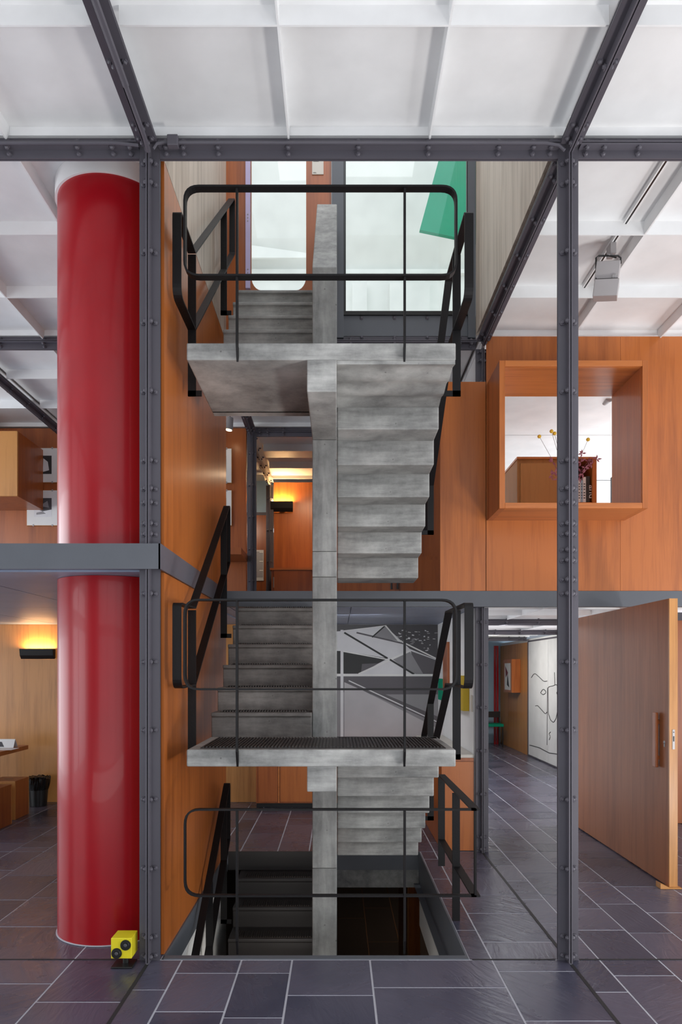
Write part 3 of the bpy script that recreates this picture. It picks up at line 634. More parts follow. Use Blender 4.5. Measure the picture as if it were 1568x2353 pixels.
# walls behind the stairs, upper floor
struct(box('wall_upper_left_back', -5.9, -1.15, 8.84, 8.9, F1T+.001, 4.70, OAKD), 'orange oak back wall of the left upper room')
struct(box('wall_upper_back', .0, 1.33, 8.84, 8.9, F1T+.001, 4.70, OAKD), 'dark orange oak wall behind the upper stair flight')
struct(box('wall_upper_far', -1.02, 1.3, 11.24, 11.3, F1T+.001, 4.66, OAK), 'far orange oak wall with the black wall lamp')
struct(box('wall_upper_far_left', -2.6, -1.13, 11.9, 11.95, F1T+.001, 4.28, OAKD), 'far orange wall behind the text panel')
w2 = struct(box('window_2', -2.6, -1.0, 11.96, 11.98, 4.28, 4.9, BLUEP), 'pale high window beyond the farthest column'); box('window_frame', -2.6, -1.0, 11.9, 11.955, 4.281, 4.33, STEEL, w2)
box('window_frame', -1.5, -1.45, 11.9, 11.955, 4.33, 4.8, STEEL, w2)
tp = tag(box('text_panel', -1.40, -1.25, 11.885, 11.898, 3.17, 3.69, PAPER), 'white exhibition text panel beside the farthest column', 'panel')
fprint('panel_text', tp, [([(-1.39, 3.65-k*.022), (-1.39+(.13 if k % 7 else .07), 3.65-k*.022), (-1.39+(.13 if k % 7 else .07), 3.658-k*.022), (-1.39, 3.658-k*.022)], 0) for k in range(20)], lambda x, z, k: (x, 11.884, z), [INK])
lc = thing('low_cabinet', 'low dark orange cabinet with a small handle under the far wall lamp', 'cabinet', (-.5, 10.7, F1T))
zc = at(620, 1305, 10.6).z
box('cabinet_body', -1.0, .3, 10.62, 11.22, F1T+.005, zc-.03, OAKD, lc); box('cabinet_top', -1.02, .3, 10.6, 11.23, zc-.03, zc, OAKX, lc); box('cabinet_door', -.96, -.4, 10.605, 10.62, F1T+.03, zc-.04, OAKD, lc)
b = bmesh.new(); cyl(b, at(629, 1326, 10.57), at(629, 1350, 10.57), .008, n=8); obj('cabinet_handle', b, GREYM, lc)
lc = thing('low_cabinet', 'low dark orange cabinet with paired handles below the upper right flight', 'cabinet', (.6, 8.4, F1T))
box('cabinet_body', .02, 1.28, 8.42, 8.83, F1T+.005, 3.02, OAKD, lc)
for x0_, x1_ in ((.04, .735), (.745, 1.26)): box('cabinet_door', x0_, x1_, 8.40, 8.42, F1T+.03, 2.98, OAKD, lc)
for px in (900, 914):
    b = bmesh.new(); cyl(b, at(px, 1338, 8.385), at(px, 1354, 8.385), .012, n=8); obj('cabinet_handle', b, BLKP, lc)
sh = tag(box('wall_shelf', -1.42, -1.13, 8.25, 8.84, 3.02, 3.10, OAKD), 'dark wooden wall shelf at the end of the left stair wall', 'shelf')
def wall_lamp(px0, px1, py0, py1, Y, label, power):
    a, c_ = at(px0, py1, Y-.09), at(px1, py0, Y-.09)
    t = thing('wall_lamp', label, 'lamp', ((a.x+c_.x)/2, Y-.005, a.z)); b = bmesh.new()
    h = c_.z-a.z; pr = [(Y-.012, a.z+.01), (Y-.05, a.z), (Y-.085, a.z+h*.35), (Y-.10, c_.z), (Y-.094, c_.z), (Y-.08, a.z+h*.4), (Y-.048, a.z+.008), (Y-.012, a.z+.018)]
    prism(b, pr, 'x', a.x, c_.x); 
    pr2 = [(Y-.012, a.z+.01), (Y-.05, a.z), (Y-.085, a.z+h*.35), (Y-.10, c_.z), (Y-.012, c_.z)]
    prism(b, pr2, 'x', a.x, a.x+.004); prism(b, pr2, 'x', c_.x-.004, c_.x); obj('lamp_shade', b, BLACK, t)
    box('wall_plate', (a.x+c_.x)/2-.04, (a.x+c_.x)/2+.04, Y-.014, Y-.002, a.z+.02, c_.z-.01, BLACK, t)
    b = bmesh.new(); cyl(b, (a.x+.08, Y-.05, a.z+h*.6), (c_.x-.08, Y-.05, a.z+h*.6), .012, n=8); obj('lamp_tube', b, BULB, t)
    area('wall_lamp_light', ((a.x+c_.x)/2, Y-.055, c_.z+.005), ((a.x+c_.x)/2, Y-.03, c_.z+1), c_.x-a.x-.04, .06, power, (1, .62, .28))
wall_lamp(621, 673, 1152, 1175, 11.24, 'black wall lamp glowing upward on the far upper wall', 12)
wall_lamp(45, 122, 1491, 1514, 8.84, 'black wall lamp glowing upward behind the red pipe on the ground floor', 7)
def picture(px0, px1, py0, py1, Y, label, art):
    a, c_ = at(px0, py1, Y-.03), at(px1, py0, Y-.03); t = thing('framed_picture', label, 'picture', ((a.x+c_.x)/2, Y, a.z))
    box('picture_frame', a.x-.006, c_.x+.006, Y-.028, Y-.002, a.z-.006, c_.z+.006, OAKH, t); box('picture_mat', a.x, c_.x, Y-.032, Y-.028, a.z, c_.z, PAPER, t)
    W_, H_ = c_.x-a.x, c_.z-a.z
    fprint('photo_print', t, [([(a.x+W_*u, a.z+H_*v) for u, v in pts], m) for pts, m in art], lambda x, z, k: (x, Y-.033-.0004*k, z), [G3, G1, G2, INK])
    b = bmesh.new()
    for u in (.2, .8):
        for zz in (a.z, c_.z): bx(b, a.x+W_*u-.008, a.x+W_*u+.008, Y-.036, Y-.03, zz-.012, zz+.012)
    obj('picture_clip', b, GREYM, t)['kind'] = 'stuff'
art1 = [([(.22, .24), (.78, .24), (.78, .78), (.22, .78)], 0), ([(.22, .24), (.78, .24), (.78, .45), (.5, .4), (.22, .5)], 2), ([(.3, .3), (.6, .33), (.5, .4), (.3, .36)], 1), ([(.4, .55), (.7, .5), (.65, .7)], 1)]
art2 = [([(.22, .24), (.78, .24), (.78, .78), (.22, .78)], 3), ([(.5, .3), (.7, .35), (.66, .6), (.52, .7)], 2), ([(.22, .24), (.5, .24), (.4, .4), (.22, .4)], 1)]
picture(62, 135, 1127, 1207, 8.84, 'framed black and white photo, the lower one between wooden box and red pipe', art1)
picture(62, 135, 1030, 1108, 8.84, 'framed black and white photo, the upper one between wooden box and red pipe', art2)
picture(478, 532, 1031, 1109, 8.84, 'upper framed picture half hidden behind the end of the left stair wall', art2)
picture(478, 532, 1127, 1207, 8.84, 'lower framed picture half hidden behind the end of the left stair wall', art1)
hb = thing('wall_box', 'large oak box projecting from the upper left wall', 'box', (-4.3, 8.1, 3.665))
a = at(40, 1140, 8.1); c_ = at(40, 990, 8.1)
box('box_front', -5.2, a.x, 8.1, 8.13, a.z, c_.z, OAKH, hb, .003); box('box_body', -5.2, a.x-.001, 8.13, 8.838, a.z+.001, c_.z-.001, OAKD, hb)
# hanging spotlight
st = thing('track_spotlight', 'small lit spotlight hanging on a hook at the end of the left stair wall', 'spotlight', at(527, 965, 8.5))
p = at(526, 988, 8.5); q = at(530, 960, 8.5)
b = bmesh.new(); cyl(b, q, p, .035, .05, 14); obj('lamp_body', b, GREYM, st, smooth=True)
b = bmesh.new(); cyl(b, p, p+(p-q).normalized()*.005, .035, n=14); obj('lamp_lens', b, BULB, st)
b = bmesh.new(); tube(b, [q, q+Vector((-.02, 0, .05)), q+Vector((.0, 0, .08)), q+Vector((.03, 0, .05)), q+Vector((.025, 0, .02))], .005, 6); obj('lamp_hook', b, BLKP, st)
spot('spotlight_beam', tuple(p+Vector((0, -.02, -.03))), (-.6, 8.5, 3.0), 8, 80)
# ground floor back walls
struct(box('wall_back_left', -5.9, -1.0, 8.84, 8.9, 0.002, F1B, OAKH), 'yellow orange oak back wall of the left ground floor room')
struct(box('wall_back', -1.0, 1.33, 8.84, 8.9, 0.002, F1B, WHITE), 'back wall behind the stairs carrying the large photograph')
struct(box('wall_white', 1.262, 1.30, 6.52, 8.83, 0.002, F1B, WHITE), 'white wall beside the passage behind the stairs')
m = thing('photo_mural', 'wall sized black and white photograph of a folded roof behind the stairs', 'mural', (.4, 8.835, .9))
box('mural_board', -.35, 1.258, 8.826, 8.838, .818, 2.232, G3, m)
def mp(x, y, k):
    p = at(340+x/1.96, 1320+y/1.96, 8.826); return (p.x, 8.8255-.0005*k, p.z)
def ln(x0, y0, x1, y1, w): 
    d = Vector((x1-x0, y1-y0)).normalized(); n_ = Vector((-d.y, d.x))*w/2
    return [(x0+n_.x, y0+n_.y), (x1+n_.x, y1+n_.y), (x1-n_.x, y1-n_.y), (x0-n_.x, y0-n_.y)]
polys = [([(600, 226), (1306, 226), (1306, 458), (600, 458)], 0),
 ([(760, 262), (875, 255), (1070, 232), (1180, 335), (1305, 385), (1305, 450), (760, 450)], 1),
 ([(880, 252), (1070, 230), (1010, 283), (940, 262)], 1), ([(1010, 283), (1070, 232), (1130, 300)], 2),
 ([(880, 345), (1082, 378), (950, 447), (880, 447)], 3), ([(965, 403), (1040, 400), (960, 447)], 4),
 ([(1185, 345), (1305, 388), (1305, 448), (1205, 448)], 4), ([(1100, 380), (1180, 345), (1240, 447), (1190, 447)], 2),
 ([(760, 340), (870, 345), (870, 447), (760, 447)], 3),
 (ln(885, 262, 1080, 378, 8), 3), (ln(940, 262, 1180, 318, 7), 4), (ln(1010, 283, 1070, 230, 6), 3), (ln(1070, 230, 1130, 300, 6), 5),
 (ln(950, 449, 1182, 343, 9), 5), (ln(1090, 383, 1200, 450, 8), 3), (ln(1130, 296, 1305, 382, 6), 5), (ln(878, 346, 1085, 384, 5), 5), (ln(880, 255, 1070, 231, 3), 5),
 ([(600, 458), (1306, 458), (1306, 730), (600, 730)], 2), ([(760, 460), (1306, 460), (1306, 540), (900, 540)], 4),
 ([(885, 480), (1300, 690), (1306, 730), (885, 730)], 6), ([(885, 462), (1306, 640), (1306, 672), (885, 485)], 4), (ln(905, 478, 1306, 665, 5), 1),
 ([(850, 449), (1306, 449), (1306, 458), (850, 458)], 5), ([(868, 250), (881, 250), (881, 730), (868, 730)], 1)]
for k in range(46):
    x = R.uniform(1120, 1296); y = 252+R.uniform(0, 1)*(40+(x-1120)*.4); polys.append((ln(x, y, x+R.uniform(4, 14), y+R.uniform(-2, 2), R.uniform(1.5, 5)), R.choice([1, 2, 5])))
fprint('photo_print', m, polys, mp, [G3, G2, G1, INK, plain('print_deep_grey', (.11, .10, .11), .5), PAPER, G4])
ca = thing('low_cabinet', 'long low orange oak cabinet under the large photograph', 'cabinet', (0, 8.5, 0))
box('cabinet_body', -.98, 1.255, 8.46, 8.82, .06, .79, OAKD, ca); box('cabinet_top', -.99, 1.26, 8.42, 8.824, .79, .815, OAKX, ca); box('plinth', -.98, 1.255, 8.5, 8.8, .003, .06, BLKP, ca)
box('cabinet_door', -1+.05, -.72+.0, 8.438, 8.46, .08, .78, OAKD, ca); box('door_frame', -.715, -.695, 8.43, 8.46, .07, .789, OAKX, ca)
for k in range(3): box('cabinet_door', -.69+k*.64, -.69+k*.64+.63, 8.44, 8.46, .08, .78, OAK, ca)
b = bmesh.new(); cyl(b, (-.66, 8.438, .70), (-.66, 8.41, .70), .02, n=12); obj('cabinet_knob', b, BALL, ca)
cb2 = thing('side_cabinet', 'waist high orange oak cabinet standing left of the passage column', 'cabinet', (1.1, 6.5, 0))
box('cabinet_body', .955, 1.255, 6.475, 8.40, .004, .855, OAKD, cb2); box('cabinet_top', .945, 1.258, 6.465, 8.40, .856, .884, CREAM, cb2); box('end_panel', .957, 1.253, 6.46, 6.474, .004, .82, OAK, cb2); box('end_rail', .957, 1.253, 6.46, 6.474, .824, .855, OAKD, cb2)
# things on the white wall
def wallx(px, py, X=1.262): s = (px-CX)/X; return Vector((X, F/s, EYE-(py-CY)/s))
def on_wall(name, label, cat, px0, px1, pyt, pyb, m, th=.02):
    a = wallx(px1, pyb); c_ = wallx(px0, pyt); zt = wallx(px1, pyt).z
    return tag(box(name, 1.262-th, 1.2615, a.y, c_.y, a.z, zt, m, None, .002), label, cat)
on_wall('yellow_box', 'mustard yellow wall box on the white wall beside the passage', 'box', 1054, 1079, 1553, 1634, MUST, .06)
on_wall('info_card', 'narrow cream card at the front edge of the white wall', 'card', 1084, 1088, 1598, 1636, CREAM, .008)
on_wall('wood_picture', 'brown board hanging at the far end of the white wall', 'picture', 1024, 1034, 1475, 1590, OAKD, .03)
on_wall('green_picture', 'small green and white print low on the white wall behind the rail', 'picture', 1010, 1020, 1560, 1610, GREEN, .015)
# ------------------------------------------------------------------ passage beyond
pw = struct(box('wall_passage_right', 3.73, 3.80, 11.0, 16.0, 0, F1B+.03, WHITE), 'right wall of the far passage')
gp_ = thing('enamel_panel', 'glossy white enamel panel with black line drawing in the passage', 'panel', (3.72, 12.4, .02))
box('panel_sheet', 3.70, 3.728, 11.0, 12.35, .03, 2.2, GLOSSW, gp_); box('panel_sheet', 3.70, 3.728, 12.36, 13.62, .03, 2.2, GLOSSW, gp_)
box('panel_frame', 3.695, 3.729, 11.0, 13.66, 2.201, 2.23, STEEL, gp_); box('panel_frame', 3.695, 3.729, 13.62, 13.68, .004, 2.2, STEEL, gp_); box('panel_frame', 3.695, 3.729, 11.0, 13.62, .004, .029, STEEL, gp_)
def wp(px, py):
    s = (px-CX)/3.699; return (3.699, F/s, EYE-(py-CY)/s)
curves = [[(1222, 1557), (1229, 1546), (1240, 1556), (1250, 1566), (1258, 1565)], [(1261, 1640), (1260, 1578), (1272, 1576), (1279, 1572), (1284, 1580)], [(1243, 1592), (1249, 1582), (1257, 1591), (1249, 1597), (1243, 1592)],
 [(1231, 1622), (1236, 1621), (1246, 1632), (1254, 1641), (1258, 1636)], [(1261, 1640), (1266, 1655), (1273, 1661), (1279, 1650), (1284, 1620)], [(1276, 1575), (1275, 1545)], [(1258, 1712), (1259, 1580)], [(1218, 1712), (1240, 1718), (1262, 1730), (1284, 1733)],
 [(1284, 1586), (1279, 1592), (1284, 1600)], [(1263, 1700), (1266, 1692), (1262, 1686), (1266, 1682)]]
b = bmesh.new()
for c_ in curves:
    pts = rounded([Vector((x, y)) for x, y in c_], 14, closed=False, seg=4) if len(c_) > 2 else [Vector(c_[0]), Vector(c_[1])]
    tube(b, [wp(p.x, p.y) for p in pts], .007, 5)
o = obj('line_drawing', b, INK, gp_); o['kind'] = 'stuff'
dw = thing('wood_screen', 'tall oak panel beside the enamel panel at the end of the passage', 'panel', (3.72, 15, 0))
for k in range(3): box('wood_plank', 3.70, 3.728, 13.7+k*.77, 13.7+k*.77+.765, .004, 2.2, OAKH, dw)
pb = tag(box('picture_box', 3.52, 3.698, 14.2, 14.9, 1.2, 1.88, OAK, None, .003), 'orange wall box on the oak panel at the end of the passage', 'box')
fprint('box_print', pb, [([(14.3, 1.25), (14.8, 1.25), (14.8, 1.8), (14.3, 1.8)], 0), ([(14.4, 1.3), (14.6, 1.35), (14.55, 1.6)], 1), ([(14.5, 1.6), (14.7, 1.5), (14.75, 1.75)], 2)], lambda y, z, k: (3.519-.001*k, y, z), [PAPER, INK, LEAF])
rd = thing('red_doorway', 'thin red steel door frame at the far end of the passage', 'frame', (3.5, 15.7, 0))
for px in (1138, 1144): p = at(px, 1700, 15.7); box('frame_post', p.x-.02, p.x+.02, 15.7, 15.74, .003, 2.2, RED, rd)
p0, p1 = at(1138, 1520, 15.7), at(1144, 1520, 15.7); box('frame_head', p0.x+.02, p1.x-.02, 15.7, 15.74, 2.14, 2.2, RED, rd)
struct(box('wall_end', 1.0, 6.1, 15.98, 16.05, 0, F1B+.1, BLUEP), 'pale blue wall at the end of the passage')
# chair far away
ch = thing('passage_chair', 'small dark chair with green cushion at the end of the passage', 'chair', (3.35, 15.2, 0))
for (x_, y_) in ((3.22, 15.1), (3.55, 15.1), (3.22, 15.45), (3.55, 15.45)): b = bmesh.new(); cyl(b, (x_, y_, .004), (x_, y_, .75 if y_ > 15.2 else .44), .013, n=6); obj('leg', b, BLKP, ch)
box('seat', 3.2, 3.57, 15.08, 15.46, .44, .50, GREEN, ch, .01); box('backrest', 3.2, 3.57, 15.44, 15.46, .62, .75, BLKP, ch, .004)
# passage left wall behind white wall
struct(box('wall_passage_left', 1.262, 1.30, 8.91, 11.2, 0.002, F1B, WHITE))
# ------------------------------------------------------------------ pivot door
pd = thing('pivot_door', 'big oak pivot door standing open at right', 'door', (2.556, 6.5, 0))
box('door_leaf', 2.526, 2.589, 5.37, 7.6, .012, 2.208, DOORW, pd)
box('door_lipping', 2.526, 2.589, 5.35, 5.37, .012, 2.208, OAKH, pd)
hy = F/((1503-CX)/2.5); b = bmesh.new(); bx(b, 2.490, 2.513, hy-.055, hy+.005, .90, 1.33); o = obj('door_handle', b, OAKD, pd, .006)
box('handle_stem', 2.513, 2.526, hy-.04, hy-.01, .96, .99, OAKD, pd); box('handle_stem', 2.513, 2.526, hy-.04, hy-.01, 1.24, 1.27, OAKD, pd)
b = bmesh.new(); yk = F/((1528-CX)/2.526); cyl(b, (2.526, yk, 1.105), (2.521, yk, 1.105), .013, n=12); bx(b, 2.521, 2.526, yk-.006, yk+.006, 1.07, 1.10); obj('key_cylinder', b, GREYM, pd)
box('lock_plate', 2.548, 2.566, 5.346, 5.35, 1.06, 1.21, GREYM, pd); b = bmesh.new(); bx(b, 2.553, 2.561, 5.343, 5.346, 1.12, 1.16); cyl(b, (2.557, 5.346, 1.19), (2.557, 5.343, 1.19), .004, n=8); obj('lock_bolt', b, BLKP, pd)
b = bmesh.new(); prism(b, [(2.45, .002), (2.61, .002), (2.61, .011), (2.52, .011), (2.45, .045)][::1], 'y', 5.33, 5.41)
tag(obj('door_wedge', b, OAKH, origin=(2.53, 5.37, .002)), 'small wooden wedge under the open pivot door', 'wedge')
struct(box('wall_side_right', 2.98, 6.1, 7.62, 7.68, 0.002, 2.20, OAKD), 'dark oak wall right of the pivot door')
struct(box('trim_6', 2.98, 6.1, 7.6, 7.68, 2.2, F1B+.05, STEEL))
# ------------------------------------------------------------------ red pipe
PX, PY, PR = -1.45, 4.58, .35
rp = thing('red_pipe', 'huge glossy red pipe standing left of the stairs through both floors', 'pipe', (PX, PY, 0))
for (z0, z1) in ((.004, F1B-.002), (F1T+.004, 4.67)):
    b = bmesh.new(); cyl(b, (PX, PY, z0), (PX, PY, z1), PR, n=96); obj('pipe_section', b, RED, rp, smooth=True)
b = bmesh.new(); cyl(b, (PX, PY, 4.655), (PX, PY, PZ-.001), PR+.014, n=96); obj('pipe_collar', b, WHITE, rp, smooth=True)
b = bmesh.new(); cyl(b, (PX, PY, .001), (PX, PY, .006), PR+.008, n=64); obj('base_joint', b, GROUT, rp)
# ------------------------------------------------------------------ concrete staircase
XL, XC0, XC1, XR = -.885, -.1785, -.005, .6935
stair = thing('concrete_staircase', 'board marked concrete dog leg staircase in the centre of the hall', 'staircase', (0, 5, 0))
pier_y = 4.97
for (z0, z1) in ((-2.4, -.9), (-.895, .26), (.262, .955), (.957, 2.32), (2.322, 2.50), (2.502, 3.292), (3.294, 3.47)):
    b = bmesh.new(); bx(b, XC0, XC1, pier_y, 5.45, z0, z1); obj('pier_section', b, CONCV, stair, bevel=.006, origin=(-.09, 5.2, z0))
b = bmesh.new(); prism(b, [(pier_y, 3.59), (pier_y, 4.51), (6.14, 5.73), (6.3, 5.73), (6.3, 5.0), (5.2, 3.59)], 'x', XC0, XC1); obj('spine_wall', b, CONCV, stair, bevel=.006, origin=(-.09, 5.2, 3.6))
def landing(L, front, flat, n):
    if flat:
        b = bmesh.new(); wv = [(4.13+.0227*k, L-.112-.010*math.cos(k*.62+.4)) for k in range(31)]
        prism(b, [(4.13, L-.095)]+wv+[(4.811, L-.095)], 'x', XC1+.001, XR-.002); obj('soffit_ripple', b, CONC, stair, origin=(.34, 4.5, L-.1), smooth=True)
    b = bmesh.new(); bx(b, XL, XR, 4.12, pier_y if flat else 4.9, L-.1, L); obj('landing_slab', b, CONC, stair, bevel=.007, origin=(0, 4.2, L))
    b = bmesh.new(); bx(b, XC0, XC1, 4.118, pier_y+.02, L-.287+(0 if flat else .04), L-.098); obj('landing_beam', b, CONC, stair, bevel=.006, origin=(-.1, 4.2, L-.2))
def flight_down(L, rise, ys, x0, x1, zend, n):
    z = L
    for k in range(n):
        zn = z-rise; ya = ys[k]; yb = ys[k+1]; b = bmesh.new()
        prism(b, [(ya, zn-.1), (yb, zn-.1), (yb, zn), (ya+.1, zn), (ya+.1, z), (ya, z)] if k else [(ya, zn-.1), (yb, zn-.1), (yb, zn), (ya+.1, zn), (ya+.1, z), (ya-.02, z), (ya-.02, z-.1), (ya, z-.1)], 'x', x0, x1)
        obj('step', b, CONC, stair, bevel=.009, origin=((x0+x1)/2, ya, zn)); z = zn
def flight_up(L, rise, ys, x0, x1, n, mat=CONC, grate=False):
    z = L
    for k in range(n):
        zn = z+rise; ya = ys[k]; yb = ys[k+1]; b = bmesh.new()
        prism(b, [(ya, z), (ya, zn-.03), (ya-.018, zn-.028), (ya-.018, zn), (yb, zn), (yb, zn-.1), (ya+.1, zn-.1), (ya+.1, z-.1), (ya, z-.1)], 'x', x0, x1)
        s = obj('step', b, mat, stair, bevel=.007, origin=((x0+x1)/2, ya, zn))
        if grate:
            b = bmesh.new(); bx(b, x0+.06, x1-.02, ya+.005, ya+.15, zn, zn+.004)
            for m_ in range(32): xx_ = x0+.07+m_*(x1-x0-.1)/32; bx(b, xx_, xx_+.009, ya+.01, ya+.145, zn+.004, zn+.012)
            obj('tread_grating', b, plain('dark_bronze', (.05, .04, .035), .35, metal=.6) if 'dark_bronze' not in bpy.data.materials else bpy.data.materials['dark_bronze'], s)['kind'] = 'stuff'
        z = zn
L2, L1 = 3.58, 1.197
landing(L2, 0, True, 1); landing(L1, 0, False, 2)
dn = [4.81, 5.055, 5.30, 5.545, 5.79, 6.035, 6.38]
flight_down(L2, .1715, dn, XC1+.002, XR, F1T, 6)
flight_down(L1, .171, dn, XC1+.002, XR, 0, 6)
up = [4.93+.252*k for k in range(7)]
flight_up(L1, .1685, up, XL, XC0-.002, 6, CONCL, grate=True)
flight_up(L2, .2375, [4.94+.252*k for k in range(6)]+[6.425], XL, XC0-.002, 6)
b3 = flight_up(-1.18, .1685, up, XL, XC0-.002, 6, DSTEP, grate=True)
b = bmesh.new(); bx(b, XL, XR, 4.12, 4.93, -1.28, -1.18); obj('landing_slab', b, CONCD, stair)
flight_down(-1.18, .171, dn, XC1+.002, XR, 0, 6)
# ribbed mat on the lower landing
mt = thing('ribbed_mat', 'dark ribbed rubber mat lying on the lower concrete landing', 'mat', (0, 4.5, L1))
box('mat_base', XL+.07, XR-.05, 4.17, 4.78, L1+.001, L1+.005, RUB, mt)
b = bmesh.new()
for k in range(70): x = XL+.08+k*(XR-XL-.14)/70; bx(b, x, x+.011, 4.18, 4.77, L1+.005, L1+.012)
o = obj('mat_rib', b, RUB, mt); o['kind'] = 'stuff'
# ------------------------------------------------------------------ iron railings
BW, BT = .052, .011
def guard(z0, z1, zf, label, right=True):
    t = thing('landing_guard', label, 'railing', (-.1, 4.09, zf)); b = bmesh.new()
    xr = .688 if right else .800
    pts = [(-.886, z0), (xr, z0), (xr, z1), (-.886, z1)]
    flatbar(b, rounded(pts, [.085, .085 if right else 0, .085 if right else 0, .085]), 'y', 4.085, BW if right else .03, BT); obj('rail_loop', b, BLACK, t)
    for x in (-.5835, .39):
        if zf < 0.1: zf = .035
        b = bmesh.new(); bx(b, x-.006, x+.006, 4.066, 4.104, zf+.06, z1-.006)
        prism(b, [(4.066, zf+.06), (4.116, zf+.06), (4.116, zf), (4.10, zf-.03)], 'x', x-.006, x+.006); obj('post', b, BLACK, t)
    return t
guard(3.945, 4.46, 3.49, 'black iron guard loop across the front of the upper landing')
guard(1.552, 2.07, 1.13, 'black iron guard loop across the front of the lower landing')
g = guard(.354, .854, .035, 'black iron guard around the stairwell opening at floor level', right=False)
for z in (.354, .854): box('side_rail', .775, .827, 4.07, 5.42, z-BT/2, z+BT/2, BLACK, g)
box('post', .775, .827, 5.41, 5.422, .354-.2, .854-.006, BLACK, g)
box('post', .762, .812, 4.66, 4.675, .002, .847, BLACK, g)
def handrail(x, L, a, slope, yk, yend, posts, label, side, h=.50):
    t = thing('stair_handrail', label, 'railing', (x, 4.58, L)); b = bmesh.new()
    zt = L+a; e = zt+slope*(yend-yk)
    pts = [(4.15, zt-h), (4.15, zt), (yk, zt+.01), (yend, e), (yend, e-h), (yk, zt-h+.01)]
    flatbar(b, rounded(pts, [.07, .03, .03, .03, .03, .03]), 'x', x, BW, BT); obj('rail_loop', b, BLACK, t)
    for (py_, zb_, inner) in posts:
        ztp = zt+max(0, py_-yk)*slope if py_ > yk else zt
        b = bmesh.new(); bx(b, x-BW/2, x+BW/2, py_-.006, py_+.006, zb_, ztp-.004)
        xi = inner; xa, xb = (x-BW/2, xi) if side > 0 else (xi, x+BW/2)
        bx(b, min(xa, xb), max(xa, xb), py_-.006, py_+.006, zb_, zb_+.035); obj('post', b, BLACK, t)
    return t
RX0, RX1 = -.948, .776
handrail(RX0, L2, .79, .88, 4.58, 6.33, [(4.58, 3.446, XL), (5.86, 4.62, XL)], 'black iron handrail rising from the upper landing along the left wall', 1)
handrail(RX0, L1, .86, .70, 4.58, 6.05, [(4.58, 1.08, XL), (5.86, 1.93, XL)], 'black iron handrail rising from the lower landing along the left wall', 1)
handrail(RX0, -1.18, .86, .70, 4.58, 6.05, [(5.2, -.9, XL), (5.86, -.45, XL)], 'black iron handrail descending to the basement along the left wall', 1)
handrail(RX1, L2, .79, -.70, 4.9, 6.3, [(4.58, 3.446, XR), (5.86, 2.79, XR)], 'black iron handrail on the right edge of the upper flight', -1)
handrail(RX1, L1, .86, -.70, 4.9, 6.3, [(4.58, 1.08, XR), (5.86, .41, XR)], 'black iron handrail on the right edge of the lower flight', -1)
# ------------------------------------------------------------------ yellow loudspeaker
sx, sy = -1.209, 3.93
sp = thing('yellow_speaker', 'small yellow cube loudspeaker on a black foot beside the red pipe', 'speaker', (sx, sy+.06, 0))
b = bmesh.new(); bx(b, sx-.058, sx+.058, sy, sy+.12, .05, .165); obj('speaker_cabinet', b, YEL, sp, bevel=.003, origin=(sx, sy, .05))
for (dx, dz) in ((-.026, .080), (.024, .126)):
    b = bmesh.new(); n = 24; prev = None
    cyl(b, (sx+dx, sy, dz), (sx+dx, sy-.006, dz), .03, .028, 24); cyl(b, (sx+dx, sy-.0062, dz), (sx+dx, sy-.0075, dz), .022, .021, 20); d = obj('driver', b, BLKP, sp, smooth=True)
    b = bmesh.new(); cyl(b, (sx+dx, sy-.0075, dz), (sx+dx, sy-.011, dz), .010, .006, 14); obj('driver_cone', b, G3, d, smooth=True)
b = bmesh.new(); cyl(b, (sx+.01, sy+.05, .008), (sx+.01, sy+.05, .05), .016, n=14); obj('stem', b, BLKP, sp)
box('foot_plate', sx-.055, sx+.065, sy-.02, sy+.09, .003, .010, BLKP, sp, .002)
# ------------------------------------------------------------------ ceiling track and spotlight on the right
for (ya, yb, lab) in ((4.12, 4.83, 'nearer ceiling light track between the white ribs at upper right'), (4.92, 5.64, 'farther ceiling light track carrying the grey spotlight')):
    t = thing('light_track', lab, 'track', (1.98, (ya+yb)/2, PZ-.025)); box('track_rail', 1.965, 1.995, ya, yb, PZ-.035, PZ-.001, WHITE, t); box('track_slot', 1.974, 1.986, ya+.03, yb, PZ-.036, PZ-.0351, BLKP, t)
ts = thing('track_spotlight', 'grey square metal spotlight hanging from the ceiling track at upper right', 'spotlight', (2.1, 5.4, PZ-.04))
c0 = at(1395, 643, 5.05)
b = bmesh.new(); bx(b, 1.955, 1.995, 5.03, 5.11, PZ-.115, PZ-.037); obj('track_adapter', b, GREYM, ts)
def rotbox(name, cx_, cy_, cz_, sx_, sy_, sz_, rot, mat):
    b = bmesh.new(); bx(b, -sx_/2, sx_/2, -sy_/2, sy_/2, -sz_/2, sz_/2)
    bmesh.ops.transform(b, matrix=Matrix.Translation(Vector((cx_, cy_, cz_))) @ rot, verts=b.verts); return obj(name, b, mat, ts, .003)
rot = Matrix.Rotation(math.radians(-20), 4, 'Z') @ Matrix.Rotation(math.radians(8), 4, 'Y') @ Matrix.Rotation(math.radians(12), 4, 'X')
SPM = plain('spotlight_grey', (.42, .39, .39), .35, metal=.2)
rotbox('lamp_housing', c0.x+.005, c0.y, c0.z+.045, .16, .15, .125, rot, SPM); rotbox('lamp_cowl', c0.x-.005, c0.y, c0.z-.075, .165, .155, .11, rot, SPM); rotbox('lamp_band', c0.x, c0.y, c0.z-.019, .15, .14, .02, rot, BLKP)
rotbox('lamp_clip', c0.x+.02, c0.y-.082, c0.z-.02, .03, .012, .025, rot, GREYM)
